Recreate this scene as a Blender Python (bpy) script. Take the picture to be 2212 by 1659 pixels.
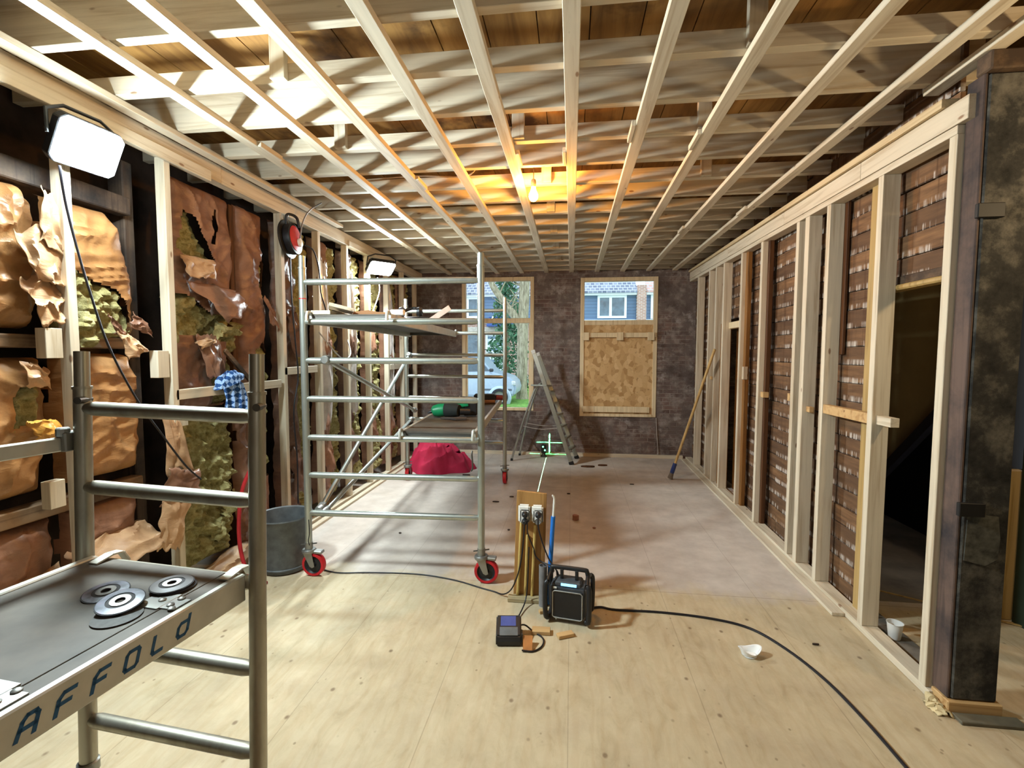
import bpy, bmesh, math, random
from mathutils import Vector, Matrix, noise

for _o in list(bpy.data.objects):
    bpy.data.objects.remove(_o)
S = bpy.context.scene
C = S.collection
PI = math.pi

# ------------------------------------------------------------------ camera
cam_data = bpy.data.cameras.new('camera')
cam_data.sensor_fit = 'HORIZONTAL'
cam_data.sensor_width = 36.0
cam_data.lens = 1029.84 / 2212 * 36
cam_data.clip_start = 0.05
cam_data.clip_end = 200
cam = bpy.data.objects.new('camera', cam_data)
C.objects.link(cam)
def camera_matrix(yaw, pitch, roll, pos):
    cy, sy, cp, sp = math.cos(yaw), math.sin(yaw), math.cos(pitch), math.sin(pitch)
    f = Vector((sy * cp, cy * cp, sp))
    r = Vector((cy, -sy, 0))
    d = -r.cross(f)
    cr, sr = math.cos(roll), math.sin(roll)
    r2 = cr * r + sr * d
    d2 = -sr * r + cr * d
    m = Matrix((r2, -d2, -f)).transposed().to_4x4()
    m.translation = Vector(pos)
    return m
cam.matrix_world = camera_matrix(-0.12395, -0.0632064, -0.0020034, (0, 0, 1.6))
S.camera = cam

# ------------------------------------------------------------------ world, exposure, lights
S.view_settings.view_transform = 'Standard'
S.view_settings.look = 'None'
S.view_settings.gamma = 1.0
S.view_settings.use_curve_mapping = False
S.view_settings.exposure = 0.5
world = bpy.data.worlds.new('overcast_sky')
S.world = world
world.use_nodes = True
_bg = world.node_tree.nodes['Background']
_bg.inputs[0].default_value = (0.80, 0.90, 1.0, 1)
_bg.inputs[1].default_value = 2.0

def lamp(name, kind, loc, energy, color, look=None, **kw):
    d = bpy.data.lights.new(name, kind)
    d.energy = energy
    d.color = color
    for k, v in kw.items():
        setattr(d, k, v)
    o = bpy.data.objects.new(name, d)
    C.objects.link(o)
    o.location = loc
    if look is not None:
        o.rotation_euler = (Vector(look) - Vector(loc)).to_track_quat('-Z', 'Y').to_euler()
    return o
FLOOD_POWER = 112
# fill lamp added unseen behind the camera and the lamp of the next room on the right
lamp('fill_lamp_behind', 'POINT', (0.7, -1.1, 1.9), 13, (1.0, 0.94, 0.86), shadow_soft_size=0.15)
lamp('next_room_lamp', 'POINT', (2.25, 1.6, 2.3), 24, (1.0, 0.74, 0.42), shadow_soft_size=0.06)

# ------------------------------------------------------------------ helpers
def lin(r, g, b):
    def f(c):
        c /= 255.0
        return c / 12.92 if c <= 0.04045 else ((c + 0.055) / 1.055) ** 2.4
    return (f(r), f(g), f(b), 1)

class NT:
    def __init__(s, name, rough=0.6, metal=0.0, spec=0.4):
        s.m = bpy.data.materials.new(name)
        s.m.use_nodes = True
        s.t = s.m.node_tree
        s.b = s.t.nodes['Principled BSDF']
        s.b.inputs['Roughness'].default_value = rough
        s.b.inputs['Metallic'].default_value = metal
        s.b.inputs['Specular IOR Level'].default_value = spec
    def n(s, kind, ins=None, **props):
        nd = s.t.nodes.new('ShaderNode' + kind)
        for k, v in props.items():
            setattr(nd, k, v)
        for k, v in (ins or {}).items():
            s.put(nd.inputs[k], v)
        return nd
    def put(s, sock, v):
        if isinstance(v, bpy.types.NodeSocket):
            s.t.links.new(v, sock)
        elif hasattr(v, 'outputs'):
            s.t.links.new(v.outputs[0], sock)
        else:
            sock.default_value = v
    def col(s, v): s.put(s.b.inputs['Base Color'], v); return s
    def math(s, op, a, b=None, c=None):
        ins = {0: a}
        if b is not None: ins[1] = b
        if c is not None: ins[2] = c
        return s.n('Math', ins, operation=op).outputs[0]
    def mix(s, fac, a, b, mode='MIX'):
        nd = s.n('Mix', {0: fac}, data_type='RGBA', blend_type=mode)
        s.put(nd.inputs[6], a); s.put(nd.inputs[7], b)
        return nd.outputs[2]
    def ramp(s, fac, stops, interp='LINEAR'):
        nd = s.n('ValToRGB', {0: fac})
        cr = nd.color_ramp
        cr.interpolation = interp
        while len(cr.elements) < len(stops): cr.elements.new(0.5)
        for e, (p, c) in zip(cr.elements, stops):
            e.position = p; e.color = c if len(c) == 4 else (*c, 1)
        return nd.outputs[0]
    def obj(s, scale=(1, 1, 1), rnd=True):
        tc = s.n('TexCoord').outputs['Object']
        if rnd:
            oi = s.n('ObjectInfo').outputs['Random']
            off = s.math('MULTIPLY', oi, 37.0)
            tc = s.n('VectorMath', {0: tc, 1: off}, operation='ADD').outputs[0]
        return s.n('Mapping', {0: tc, 3: scale}).outputs[0]
    def pos(s, scale=(1, 1, 1)):
        g = s.n('NewGeometry').outputs['Position']
        return s.n('Mapping', {0: g, 3: scale}).outputs[0]
    def noise(s, vec, scale=5.0, detail=4.0, rough=0.55, dist=0.0):
        return s.n('TexNoise', {'Vector': vec, 'Scale': scale, 'Detail': detail, 'Roughness': rough, 'Distortion': dist}).outputs[0]
    def bump(s, h, strength=0.3, dist=0.01):
        nd = s.n('Bump', {'Height': h, 'Strength': strength, 'Distance': dist})
        s.put(s.b.inputs['Normal'], nd.outputs[0])
        return s

def plain(name, c, rough=0.6, metal=0.0, spec=0.4, vary=0.12, scale=14, bump=0.0):
    t = NT(name, rough, metal, spec)
    v = t.obj()
    f = t.noise(v, scale, 4)
    dk = tuple(x * (1 - vary * 2) for x in c[:3]) + (1,)
    lt = tuple(min(1, x * (1 + vary)) for x in c[:3]) + (1,)
    t.col(t.ramp(f, [(0.3, dk), (0.7, lt)]))
    if bump: t.bump(f, bump, 0.004)
    return t.m

def wood(name, light, dark, axis, knots=True, rough=0.62, dirt=None):
    t = NT(name, rough, 0, 0.25)
    sc = [9.0, 9.0, 9.0]; sc[axis] = 0.45
    v = t.obj(tuple(sc))
    f = t.noise(v, 3.2, 6, 0.6, 0.6)
    c = t.ramp(f, [(0.32, dark), (0.5, light), (0.72, tuple(min(1, x * 1.12) for x in light[:3]) + (1,))])
    big = t.noise(t.obj(), 1.3, 2)
    c = t.mix(t.math('MULTIPLY', big, 0.35), c, dark)
    if knots:
        sk = [9.0, 9.0, 9.0]; sk[axis] = 3.4
        vo = t.n('TexVoronoi', {'Vector': t.obj(tuple(sk)), 'Scale': 1.0}).outputs['Distance']
        k = t.ramp(vo, [(0.05, (1, 1, 1)), (0.085, (0, 0, 0))])
        c = t.mix(t.math('MULTIPLY', k, 0.8), c, lin(118, 78, 48))
    if dirt:
        d = t.noise(t.obj(), 2.2, 6, 0.65)
        c = t.mix(t.ramp(d, [(0.42, (0, 0, 0)), (0.62, (1, 1, 1))]), c, dirt)
    t.col(c)
    t.bump(f, 0.12, 0.002)
    return t.m

class MB:
    """Collects shapes in room coordinates and links them as ONE mesh object."""
    def __init__(s): s.v = []; s.f = []
    def add(s, vs, fs):
        o = len(s.v)
        s.v += [tuple(p) for p in vs]
        s.f += [tuple(i + o for i in f) for f in fs]
        return s
    def box(s, x0, y0, z0, x1, y1, z1):
        return s.add([(x0, y0, z0), (x1, y0, z0), (x1, y1, z0), (x0, y1, z0), (x0, y0, z1), (x1, y0, z1), (x1, y1, z1), (x0, y1, z1)],
                     [(0, 3, 2, 1), (4, 5, 6, 7), (0, 1, 5, 4), (1, 2, 6, 5), (2, 3, 7, 6), (3, 0, 4, 7)])
    def rbox(s, c, size, rz=0, rx=0, ry=0):
        m = Matrix.Rotation(rz, 3, 'Z') @ Matrix.Rotation(ry, 3, 'Y') @ Matrix.Rotation(rx, 3, 'X')
        hx, hy, hz = [q / 2 for q in size]
        vs = [Vector(c) + m @ Vector(p) for p in [(-hx, -hy, -hz), (hx, -hy, -hz), (hx, hy, -hz), (-hx, hy, -hz), (-hx, -hy, hz), (hx, -hy, hz), (hx, hy, hz), (-hx, hy, hz)]]
        return s.add(vs, [(0, 3, 2, 1), (4, 5, 6, 7), (0, 1, 5, 4), (1, 2, 6, 5), (2, 3, 7, 6), (3, 0, 4, 7)])
    def beam(s, p0, p1, w, h, up=(0, 0, 1)):
        p0, p1 = Vector(p0), Vector(p1)
        d = (p1 - p0).normalized()
        sd = d.cross(Vector(up)).normalized()
        u = sd.cross(d).normalized()
        vs = []
        for p in (p0, p1):
            for a, b in ((-1, -1), (1, -1), (1, 1), (-1, 1)):
                vs.append(p + sd * a * w / 2 + u * b * h / 2)
        return s.add(vs, [(0, 1, 2, 3), (7, 6, 5, 4), (0, 4, 5, 1), (1, 5, 6, 2), (2, 6, 7, 3), (3, 7, 4, 0)])
    def tube(s, pts, r, seg=10, closed=False):
        pts = [Vector(p) for p in pts]
        n = len(pts)
        rs = r if isinstance(r, (list, tuple)) else [r] * n
        vs = []; fs = []
        t0 = (pts[1] - pts[0]).normalized()
        ref = Vector((0, 0, 1)) if abs(t0.z) < 0.9 else Vector((1, 0, 0))
        u = t0.cross(ref).normalized()
        for i, p in enumerate(pts):
            if closed: t = (pts[(i + 1) % n] - pts[i - 1]).normalized()
            elif i == 0: t = t0
            elif i == n - 1: t = (pts[-1] - pts[-2]).normalized()
            else: t = (pts[i + 1] - pts[i - 1]).normalized()
            u = (u - t * u.dot(t)).normalized()
            w = t.cross(u)
            for k in range(seg):
                a = 2 * PI * k / seg
                vs.append(p + (u * math.cos(a) + w * math.sin(a)) * rs[i])
        m = n if closed else n - 1
        for i in range(m):
            j = (i + 1) % n
            for k in range(seg):
                l = (k + 1) % seg
                fs.append((i * seg + k, i * seg + l, j * seg + l, j * seg + k))
        if not closed:
            fs.append(tuple(range(seg - 1, -1, -1)))
            fs.append(tuple((n - 1) * seg + k for k in range(seg)))
        return s.add(vs, fs)
    def lathe(s, prof, c, axis=(0, 0, 1), seg=24):
        ax = Vector(axis).normalized()
        q = Vector((0, 0, 1)).rotation_difference(ax)
        vs = []; fs = []
        for r, z in prof:
            for k in range(seg):
                a = 2 * PI * k / seg
                vs.append(Vector(c) + q @ Vector((max(r, 1e-4) * math.cos(a), max(r, 1e-4) * math.sin(a), z)))
        for i in range(len(prof) - 1):
            for k in range(seg):
                l = (k + 1) % seg
                fs.append((i * seg + k, i * seg + l, (i + 1) * seg + l, (i + 1) * seg + k))
        return s.add(vs, fs)
    def cyl(s, p0, p1, r, seg=16, r1=None):
        return s.tube([p0, p1], [r, r if r1 is None else r1], seg)
    def prism(s, poly, fn, t0, t1):
        n = len(poly)
        vs = [fn(a, b, t0) for a, b in poly] + [fn(a, b, t1) for a, b in poly]
        fs = [tuple(range(n - 1, -1, -1)), tuple(range(n, 2 * n))] + [(i, (i + 1) % n, n + (i + 1) % n, n + i) for i in range(n)]
        return s.add(vs, fs)
    def grid(s, fn, nu, nv, keep=None):
        vs = [fn(i / nu, j / nv) for j in range(nv + 1) for i in range(nu + 1)]
        fs = []
        for j in range(nv):
            for i in range(nu):
                if keep is None or keep((i + 0.5) / nu, (j + 0.5) / nv):
                    a = j * (nu + 1) + i
                    fs.append((a, a + 1, a + nu + 2, a + nu + 1))
        used = sorted({i for f in fs for i in f})
        mp = {o: k for k, o in enumerate(used)}
        return s.add([vs[i] for i in used], [tuple(mp[i] for i in f) for f in fs])
    def build(s, name, material, parent=None, loc=None, bevel=0.0, smooth=False, seg=1, solid=0.0, merge=False):
        if parent is not None: org = ORG[parent.name]
        elif loc is not None: org = Vector(loc)
        else:
            lo = [min(p[i] for p in s.v) for i in range(3)]; hi = [max(p[i] for p in s.v) for i in range(3)]
            org = Vector(((lo[0] + hi[0]) / 2, (lo[1] + hi[1]) / 2, lo[2]))
        me = bpy.data.meshes.new(name)
        me.from_pydata([tuple(Vector(p) - org) for p in s.v], [], s.f)
        bm = bmesh.new(); bm.from_mesh(me)
        if merge: bmesh.ops.remove_doubles(bm, verts=bm.verts, dist=1e-5)
        bmesh.ops.recalc_face_normals(bm, faces=bm.faces)
        if bevel:
            ed = [e for e in bm.edges if len(e.link_faces) == 2 and e.calc_face_angle(0) > 0.6]
            bmesh.ops.bevel(bm, geom=ed, offset=bevel, segments=seg, affect='EDGES', clamp_overlap=True)
        bm.to_mesh(me); bm.free()
        if smooth:
            for p in me.polygons: p.use_smooth = True
            me.set_sharp_from_angle(angle=math.radians(40))
        o = bpy.data.objects.new(name, me)
        C.objects.link(o)
        me.materials.append(material)
        if parent is not None: o.parent = parent
        else: o.location = org
        ORG[o.name] = org
        if solid:
            md = o.modifiers.new('thickness', 'SOLIDIFY'); md.thickness = solid; md.offset = 0
        return o
ORG = {}
def tag(o, label, cat, group=None, kind=None):
    o['label'] = label; o['category'] = cat
    if group: o['group'] = group
    if kind: o['kind'] = kind
    return o
def thing(name, label, cat, loc, group=None):
    o = bpy.data.objects.new(name, None); C.objects.link(o)
    o.empty_display_size = 0.05
    o.location = loc; ORG[o.name] = Vector(loc)
    return tag(o, label, cat, group)
def struct(o):
    o['kind'] = 'structure'; return o
def smooth_path(pts, n=6):
    P = [Vector(p) for p in pts]; out = []
    for i in range(len(P) - 1):
        a = P[max(i - 1, 0)]; b = P[i]; c = P[i + 1]; d = P[min(i + 2, len(P) - 1)]
        for k in range(n):
            t = k / n
            out.append(0.5 * ((2 * b) + (c - a) * t + (2 * a - 5 * b + 4 * c - d) * t * t + (-a + 3 * b - 3 * c + d) * t ** 3))
    out.append(P[-1])
    return out
def nz(x, y, z): return noise.noise(Vector((x, y, z)))
def fbm(x, y, z, o=4): return noise.fractal(Vector((x, y, z)), 1.0, 2.0, o)
ORD = ['first', 'second', 'third', 'fourth', 'fifth', 'sixth', 'seventh', 'eighth', 'ninth', 'tenth', 'eleventh']
# ------------------------------------------------------------------ materials
PINE_L, PINE_D = lin(214, 202, 180), lin(184, 165, 138)
pine_x = wood('pine_along_x', PINE_L, PINE_D, 0)
pine_y = wood('pine_along_y', PINE_L, PINE_D, 1)
pine_z = wood('pine_along_z', PINE_L, PINE_D, 2)
yellow_pine_x = wood('yellow_pine_x', lin(204, 168, 118), lin(172, 132, 84), 0)
yellow_pine_z = wood('yellow_pine_z', lin(196, 164, 108), lin(158, 122, 74), 2)
board_z = wood('stained_board', lin(176, 132, 78), lin(134, 94, 50), 2, False)
old_beam = wood('old_dark_timber', lin(92, 76, 64), lin(52, 42, 36), 2, False, 0.75, lin(36, 34, 36))
old_rail = wood('old_rail_timber', lin(140, 112, 84), lin(92, 70, 52), 1, False, 0.75, lin(70, 56, 46))
old_brown = wood('old_brown_post', lin(96, 62, 36), lin(56, 34, 20), 2, False, 0.6)
frame_wood = wood('window_frame_wood', lin(230, 210, 174), lin(206, 182, 142), 2, False, 0.5)
amber_post = wood('amber_old_timber', lin(146, 102, 54), lin(108, 72, 34), 2, False, .6)
ochre_post = wood('ochre_painted_timber', lin(180, 150, 96), lin(140, 110, 60), 2, False, 0.45)

def metal(name, c, rough=0.34, grime=0.3):
    t = NT(name, rough, 0.8, 0.5)
    f = t.noise(t.obj((1, 1, 0.35)), 16, 5, 0.6)
    t.col(t.mix(t.math('MULTIPLY', t.ramp(f, [(0.45, (0, 0, 0)), (0.75, (1, 1, 1))]), grime), c, lin(110, 98, 84)))
    t.put(t.b.inputs['Roughness'], t.n('MapRange', {0: f, 3: rough - 0.08, 4: rough + 0.16}).outputs[0])
    return t.m
alu = metal('aluminium_tube', lin(182, 188, 182), 0.32)
alu_worn = metal('worn_aluminium', lin(172, 168, 154), 0.40, 0.5)
alu_white = plain('pale_anodised_aluminium', lin(196, 194, 184), 0.42, 0.35, 0.5, 0.06)
steel = metal('zinc_steel', lin(150, 150, 146), 0.38, 0.1)
dark_steel = metal('dark_steel', lin(96, 94, 90), 0.4, 0.3)
red_rubber = plain('red_polyurethane', lin(196, 30, 40), 0.4)
black_plastic = plain('black_plastic', lin(34, 34, 36), 0.42)
grey_plastic = plain('dark_grey_plastic', lin(72, 74, 78), 0.45)
white_plastic = plain('white_plastic', lin(236, 234, 228), 0.35, vary=0.03)
cable_black = plain('black_cable_sheath', lin(26, 24, 30), 0.45)
phenolic = plain('brown_phenolic_ply', lin(92, 85, 76), 0.6, 0, 0.3, 0.22, 6)
blue_print = plain('blue_print', lin(24, 84, 132), 0.5, vary=0.1, scale=30)
galv = plain('dark_grey_tub', lin(98, 102, 104), 0.55, 0.15, 0.4, 0.15, 20)

def emission(name, c, strength):
    m = bpy.data.materials.new(name); m.use_nodes = True
    b = m.node_tree.nodes['Principled BSDF']
    b.inputs['Base Color'].default_value = c
    b.inputs['Emission Color'].default_value = c
    b.inputs['Emission Strength'].default_value = strength
    return m

# plywood floor: new sheets near the camera, dusty sheets beyond
t = NT('plywood_floor', 0.62, 0, 0.25)
P = t.pos()
sep = t.n('SeparateXYZ', {0: P})
px, py = sep.outputs[0], sep.outputs[1]
g = t.noise(t.pos((4.0, 1.6, 1)), 2.6, 7, 0.62, 1.2)
ply = t.ramp(g, [(0.3, lin(182, 164, 132)), (0.48, lin(196, 179, 147)), (0.7, lin(204, 188, 158))])
rings = t.n('TexWave', {'Vector': t.pos((1.0, 0.22, 1)), 'Scale': 5.0, 'Distortion': 9.0, 'Detail': 4.0, 'Detail Scale': 1.6}).outputs[0]
ply = t.mix(t.math('MULTIPLY', t.ramp(rings, [(0.55, (0, 0, 0)), (0.9, (1, 1, 1))]), 0.16), ply, lin(176, 144, 104))
vo = t.n('TexVoronoi', {'Vector': t.pos((7.5, 6.0, 1)), 'Scale': 1.0}).outputs['Distance']
ply = t.mix(t.math('MULTIPLY', t.ramp(vo, [(0.045, (1, 1, 1)), (0.10, (0, 0, 0))]), 0.75), ply, lin(108, 84, 60))
vo2 = t.n('TexVoronoi', {'Vector': t.pos((11.0, 9.0, 1)), 'Scale': 1.0}).outputs['Distance']
ply = t.mix(t.math('MULTIPLY', t.ramp(vo2, [(0.04, (1, 1, 1)), (0.08, (0, 0, 0))]), 0.6), ply, lin(120, 98, 72))
wear = t.noise(t.pos(), 3.2, 8, 0.7)
ply = t.mix(t.math('MULTIPLY', t.ramp(wear, [(0.45, (0, 0, 0)), (0.7, (1, 1, 1))]), 0.35), ply, lin(150, 130, 104))
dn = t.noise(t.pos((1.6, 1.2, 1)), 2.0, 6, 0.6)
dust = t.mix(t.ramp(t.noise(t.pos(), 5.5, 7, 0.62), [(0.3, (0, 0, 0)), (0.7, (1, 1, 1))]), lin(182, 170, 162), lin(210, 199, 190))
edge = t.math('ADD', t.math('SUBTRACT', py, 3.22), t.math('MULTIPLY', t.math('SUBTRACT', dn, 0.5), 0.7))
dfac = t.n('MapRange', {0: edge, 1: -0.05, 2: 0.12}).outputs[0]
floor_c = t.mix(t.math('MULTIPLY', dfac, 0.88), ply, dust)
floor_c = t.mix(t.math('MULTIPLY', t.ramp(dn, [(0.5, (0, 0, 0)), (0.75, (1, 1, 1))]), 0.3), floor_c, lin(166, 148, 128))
def seam(coord, period, offset):
    f = t.math('FRACT', t.math('DIVIDE', t.math('ADD', coord, offset), period))
    d = t.math('ABSOLUTE', t.math('SUBTRACT', f, 0.5))
    return t.math('GREATER_THAN', d, 0.5 - 0.0022 / period)
row = t.math('FLOOR', t.math('DIVIDE', t.math('ADD', py, 3.0), 1.22))
sx = seam(px, 0.61, 0.0)
sy = seam(py, 2.44, 1.66)
sm = t.math('MULTIPLY', t.math('MAXIMUM', t.math('MULTIPLY', sx, 0.55), sy), 0.55)
floor_c = t.mix(sm, floor_c, lin(112, 90, 66))
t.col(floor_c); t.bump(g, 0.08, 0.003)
plywood = t.m

# roof boards of the floor above
t = NT('deck_boards', 0.7, 0, 0.2)
f = t.noise(t.pos((6, 0.7, 6)), 2.0, 6, 0.6, 0.5)
bx = t.n('SeparateXYZ', {0: t.pos((1 / 0.236, 1, 1))}).outputs[0]
cell = t.n('TexWhiteNoise', {'W': t.math('FLOOR', bx)}, noise_dimensions='1D').outputs[0]
c = t.ramp(f, [(0.3, lin(112, 78, 40)), (0.55, lin(160, 118, 64)), (0.75, lin(180, 136, 78))])
c = t.mix(t.math('MULTIPLY', cell, 0.55), c, lin(84, 52, 26))
st = t.noise(t.pos(), 2.4, 5, 0.6)
c = t.mix(t.ramp(st, [(0.56, (0, 0, 0)), (0.7, (1, 1, 1))]), c, lin(66, 42, 24))
t.col(c); t.bump(f, 0.15, 0.004)
deck_mat = t.m

# stripped brick of the front wall
t = NT('stripped_brick', 0.88, 0, 0.15)
v0 = t.n('SeparateXYZ', {0: t.pos()})
v = t.n('CombineXYZ', {0: v0.outputs[0], 1: v0.outputs[2], 2: 0.0}).outputs[0]
nb = t.n('VectorMath', {0: v, 1: t.n('Vector' + 'Math', {0: t.n('TexNoise', {'Vector': v, 'Scale': 9.0}).outputs['Color'], 1: (0.012, 0.012, 0)}, operation='MULTIPLY')}, operation='ADD').outputs[0]
br = t.n('TexBrick', {'Vector': nb, 'Color1': lin(128, 104, 95), 'Color2': lin(92, 74, 68), 'Mortar': lin(142, 130, 122), 'Scale': 1.0,
                      'Mortar Size': 0.006, 'Brick Width': 0.215, 'Row Height': 0.063, 'Bias': 0.0, 'Mortar Smooth': 0.4})
pl = t.noise(v, 1.9, 7, 0.66)
c = t.mix(t.ramp(pl, [(0.40, (0, 0, 0)), (0.56, (1, 1, 1))]), br.outputs[0], lin(112, 100, 95))
pl2 = t.noise(v, 6.0, 6, 0.7)
c = t.mix(t.math('MULTIPLY', t.ramp(pl2, [(0.48, (0, 0, 0)), (0.66, (1, 1, 1))]), 0.6), c, lin(168, 158, 151))
w1 = t.noise(v, 2.6, 8, 0.75)
c = t.mix(t.math('MULTIPLY', t.ramp(w1, [(0.57, (0, 0, 0)), (0.64, (1, 1, 1))]), 0.5), c, lin(190, 184, 180))
d1 = t.noise(v, 1.2, 6, 0.7)
c = t.mix(t.math('MULTIPLY', t.ramp(d1, [(0.5, (0, 0, 0)), (0.62, (1, 1, 1))]), 0.6), c, lin(66, 54, 50))
t.col(c)
t.bump(t.math('ADD', t.math('MULTIPLY', br.outputs[1], -0.6), pl2), 0.5, 0.012)
brick_mat = t.m

# boards of the old partition, with remains of plaster squeezed between them
t = NT('old_lath_boards', 0.75, 0, 0.2)
sp = t.n('SeparateXYZ', {0: t.pos()})
rowc = t.math('DIVIDE', sp.outputs[2], 0.118)
ri = t.math('FLOOR', rowc); fr = t.math('FRACT', rowc)
wn = t.n('TexWhiteNoise', {'W': ri}, noise_dimensions='1D').outputs[0]
f = t.noise(t.pos((3, 1.0, 9)), 3.0, 6, 0.6)
c = t.ramp(f, [(0.3, lin(86, 62, 44)), (0.55, lin(124, 92, 64)), (0.75, lin(148, 110, 76))])
c = t.mix(t.math('MULTIPLY', wn, 0.7), c, lin(80, 60, 46))
c = t.mix(t.math('MULTIPLY', t.math('LESS_THAN', fr, 0.06), 0.8), c, lin(36, 26, 20))
hs = t.noise(t.pos((1, 16, 0.8)), 2.5, 5, 0.7)
near_edge = t.ramp(fr, [(0.0, (.9, .9, .9)), (0.22, (0.8, 0.8, 0.8)), (0.33, (0, 0, 0)), (0.92, (0, 0, 0)), (1.0, (0.4, 0.4, 0.4))])
pm = t.math('MULTIPLY', t.ramp(t.math('ADD', hs, t.math('MULTIPLY', t.math('SUBTRACT', t.noise(t.pos((1, 2.5, 2.5)), 1.6, 3), 0.5), 0.5)), [(0.50, (0, 0, 0)), (0.60, (1, 1, 1))]), near_edge)
c = t.mix(pm, c, lin(196, 186, 176))
vs_ = t.ramp(t.noise(t.pos((1, 7, 0.3)), 2.0, 3), [(0.6, (0, 0, 0)), (0.7, (1, 1, 1))])
c = t.mix(t.math('MULTIPLY', vs_, 0.55), c, lin(70, 42, 24))
t.col(c); t.bump(f, 0.2, 0.004)
lath_mat = t.m

def kraft(name, light, dark, rough=0.36):
    t = NT(name, rough, 0, 0.45)
    f = t.noise(t.pos((1, 3, 3)), 2.2, 6, 0.6, 0.4)
    c = t.ramp(f, [(0.3, dark), (0.65, light)])
    t.col(c)
    w = t.noise(t.pos((2, 5, 9)), 3.0, 5, 0.6, 1.2)
    t.bump(w, 0.35, 0.012)
    return t.m
kraft_amber = kraft('amber_kraft_facing', lin(180, 132, 84), lin(132, 90, 54))
kraft_brown = kraft('brown_kraft_facing', lin(148, 106, 82), lin(104, 70, 54), 0.4)
kraft_dark = kraft('dark_kraft_facing', lin(112, 80, 62), lin(74, 50, 40), 0.4)
kraft_pale = kraft('pale_kraft_paper', lin(194, 156, 118), lin(154, 114, 80), 0.5)
t = NT('mineral_wool', 0.95, 0, 0.05)
f = t.noise(t.pos(), 24, 7, 0.72)
c = t.ramp(f, [(0.3, lin(92, 84, 52)), (0.5, lin(160, 152, 104)), (0.72, lin(206, 200, 156))])
f2 = t.noise(t.pos(), 4, 4)
c = t.mix(t.math('MULTIPLY', f2, 0.5), c, lin(146, 132, 84))
t.col(c); t.bump(f, 0.8, 0.02)
wool_mat = t.m
film = plain('clear_plastic_film', lin(196, 186, 180), 0.14, 0.0, 0.8, 0.1)
t = NT('backing_felt', 0.9, 0, 0.1)
t.col(t.ramp(t.noise(t.pos(), 3, 6), [(0.35, lin(46, 38, 34)), (0.7, lin(82, 66, 56))]))
backing_mat = t.m
# ------------------------------------------------------------------ the setting
def XR(y): return 1.63 + 0.0145 * y          # room face of the new partition on the right
BACK = 7.5                                    # room face of the front wall
struct(MB().box(-3.0, -3.0, -0.08, 4.5, BACK, 0.0).build('floor', plywood, loc=(0, 2, 0)))
# boards of the floor above, laid along the room
mb = MB()
x = -3.0
while x < 3.0:
    w = 0.236
    mb.box(x + 0.0025, -3.0, 3.085 + random.Random(int(x * 100)).uniform(0, .006), x + w - 0.0025, BACK, 3.12)
    x += w
struct(mb.build('ceiling', deck_mat, loc=(0, 2, 3.085)))
struct(MB().box(-3.0, -3.1, 3.125, 4.6, BACK + 0.3, 3.2).build('trim_1', backing_mat))

# front wall with its two window openings
WIN = [(-1.74, -0.59, 0.70, 2.80), (0.13, 1.29, 0.63, 2.77)]
xs = [-3.0, WIN[0][0], WIN[0][1], WIN[1][0], WIN[1][1], 3.0]
mb = MB()
for i in range(5):
    if i in (1, 3):
        w = WIN[i // 2]
        mb.box(xs[i], BACK, -0.6, xs[i + 1], BACK + 0.24, w[2]).box(xs[i], BACK, w[3], xs[i + 1], BACK + 0.24, 3.2)
    else:
        mb.box(xs[i], BACK, -0.6, xs[i + 1], BACK + 0.24, 3.2)
struct(mb.build('wall_back', brick_mat, loc=(0, BACK, 0)))

glass = bpy.data.materials.new('window_glass'); glass.use_nodes = True
_nt = glass.node_tree; _nt.nodes.clear()
_o = _nt.nodes.new('ShaderNodeOutputMaterial'); _m = _nt.nodes.new('ShaderNodeMixShader')
_t = _nt.nodes.new('ShaderNodeBsdfTransparent'); _g = _nt.nodes.new('ShaderNodeBsdfGlossy'); _f = _nt.nodes.new('ShaderNodeFresnel')
_g.inputs['Roughness'].default_value = 0.01; _t.inputs[0].default_value = (0.93, 0.96, 0.96, 1); _f.inputs[0].default_value = 1.35
_nt.links.new(_f.outputs[0], _m.inputs[0]); _nt.links.new(_t.outputs[0], _m.inputs[1]); _nt.links.new(_g.outputs[0], _m.inputs[2])
_nt.links.new(_m.outputs[0], _o.inputs[0])

def window(n, w, zt, pane_low):
    x0, x1, z0, z1 = w
    y0, y1 = BACK - 0.012, BACK + 0.075
    r = bpy.data.objects.new('window_%d' % n, None); C.objects.link(r)
    r.location = ((x0 + x1) / 2, BACK, z0); ORG[r.name] = Vector(r.location); struct(r)
    f = 0.06
    MB().box(x0, y0, z0, x0 + f, y1, z1).box(x1 - f, y0, z0, x1, y1, z1).box(x0 + f, y0, z1 - f, x1 - f, y1, z1).box(x0 + f, y0 - .01, z0, x1 - f, y1, z0 + .045).build('window_frame', frame_wood, r, bevel=0.004)
    MB().box(x0 + f, y0 + .012, zt - 0.045, x1 - f, y1, zt + 0.03).build('transom', frame_wood, r, bevel=0.004)
    if pane_low:
        # thin inner sash of the lower light
        MB().box(x0 + f, y0 + .03, z0 + .045, x0 + f + .02, y1, zt - .045).box(x1 - f - .02, y0 + .03, z0 + .045, x1 - f, y1, zt - .045).build('sash', frame_wood, r, bevel=0.003)
        MB().box(x0 + f, BACK + .05, z0 + .045, x1 - f, BACK + .054, zt - .045).build('pane', glass, r)
    MB().box(x0 + f, BACK + .05, zt + .03, x1 - f, BACK + .054, z1 - f).build('pane', glass, r)
    return r
window(1, WIN[0], 2.13, True)
window(2, WIN[1], 2.09, False)

# backing of the left wall behind the old frame
struct(MB().box(-2.98, -3.0, 0.0, -2.9, BACK, 3.1).build('wall_left', backing_mat, loc=(-2.9, 4, 0)))

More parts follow.
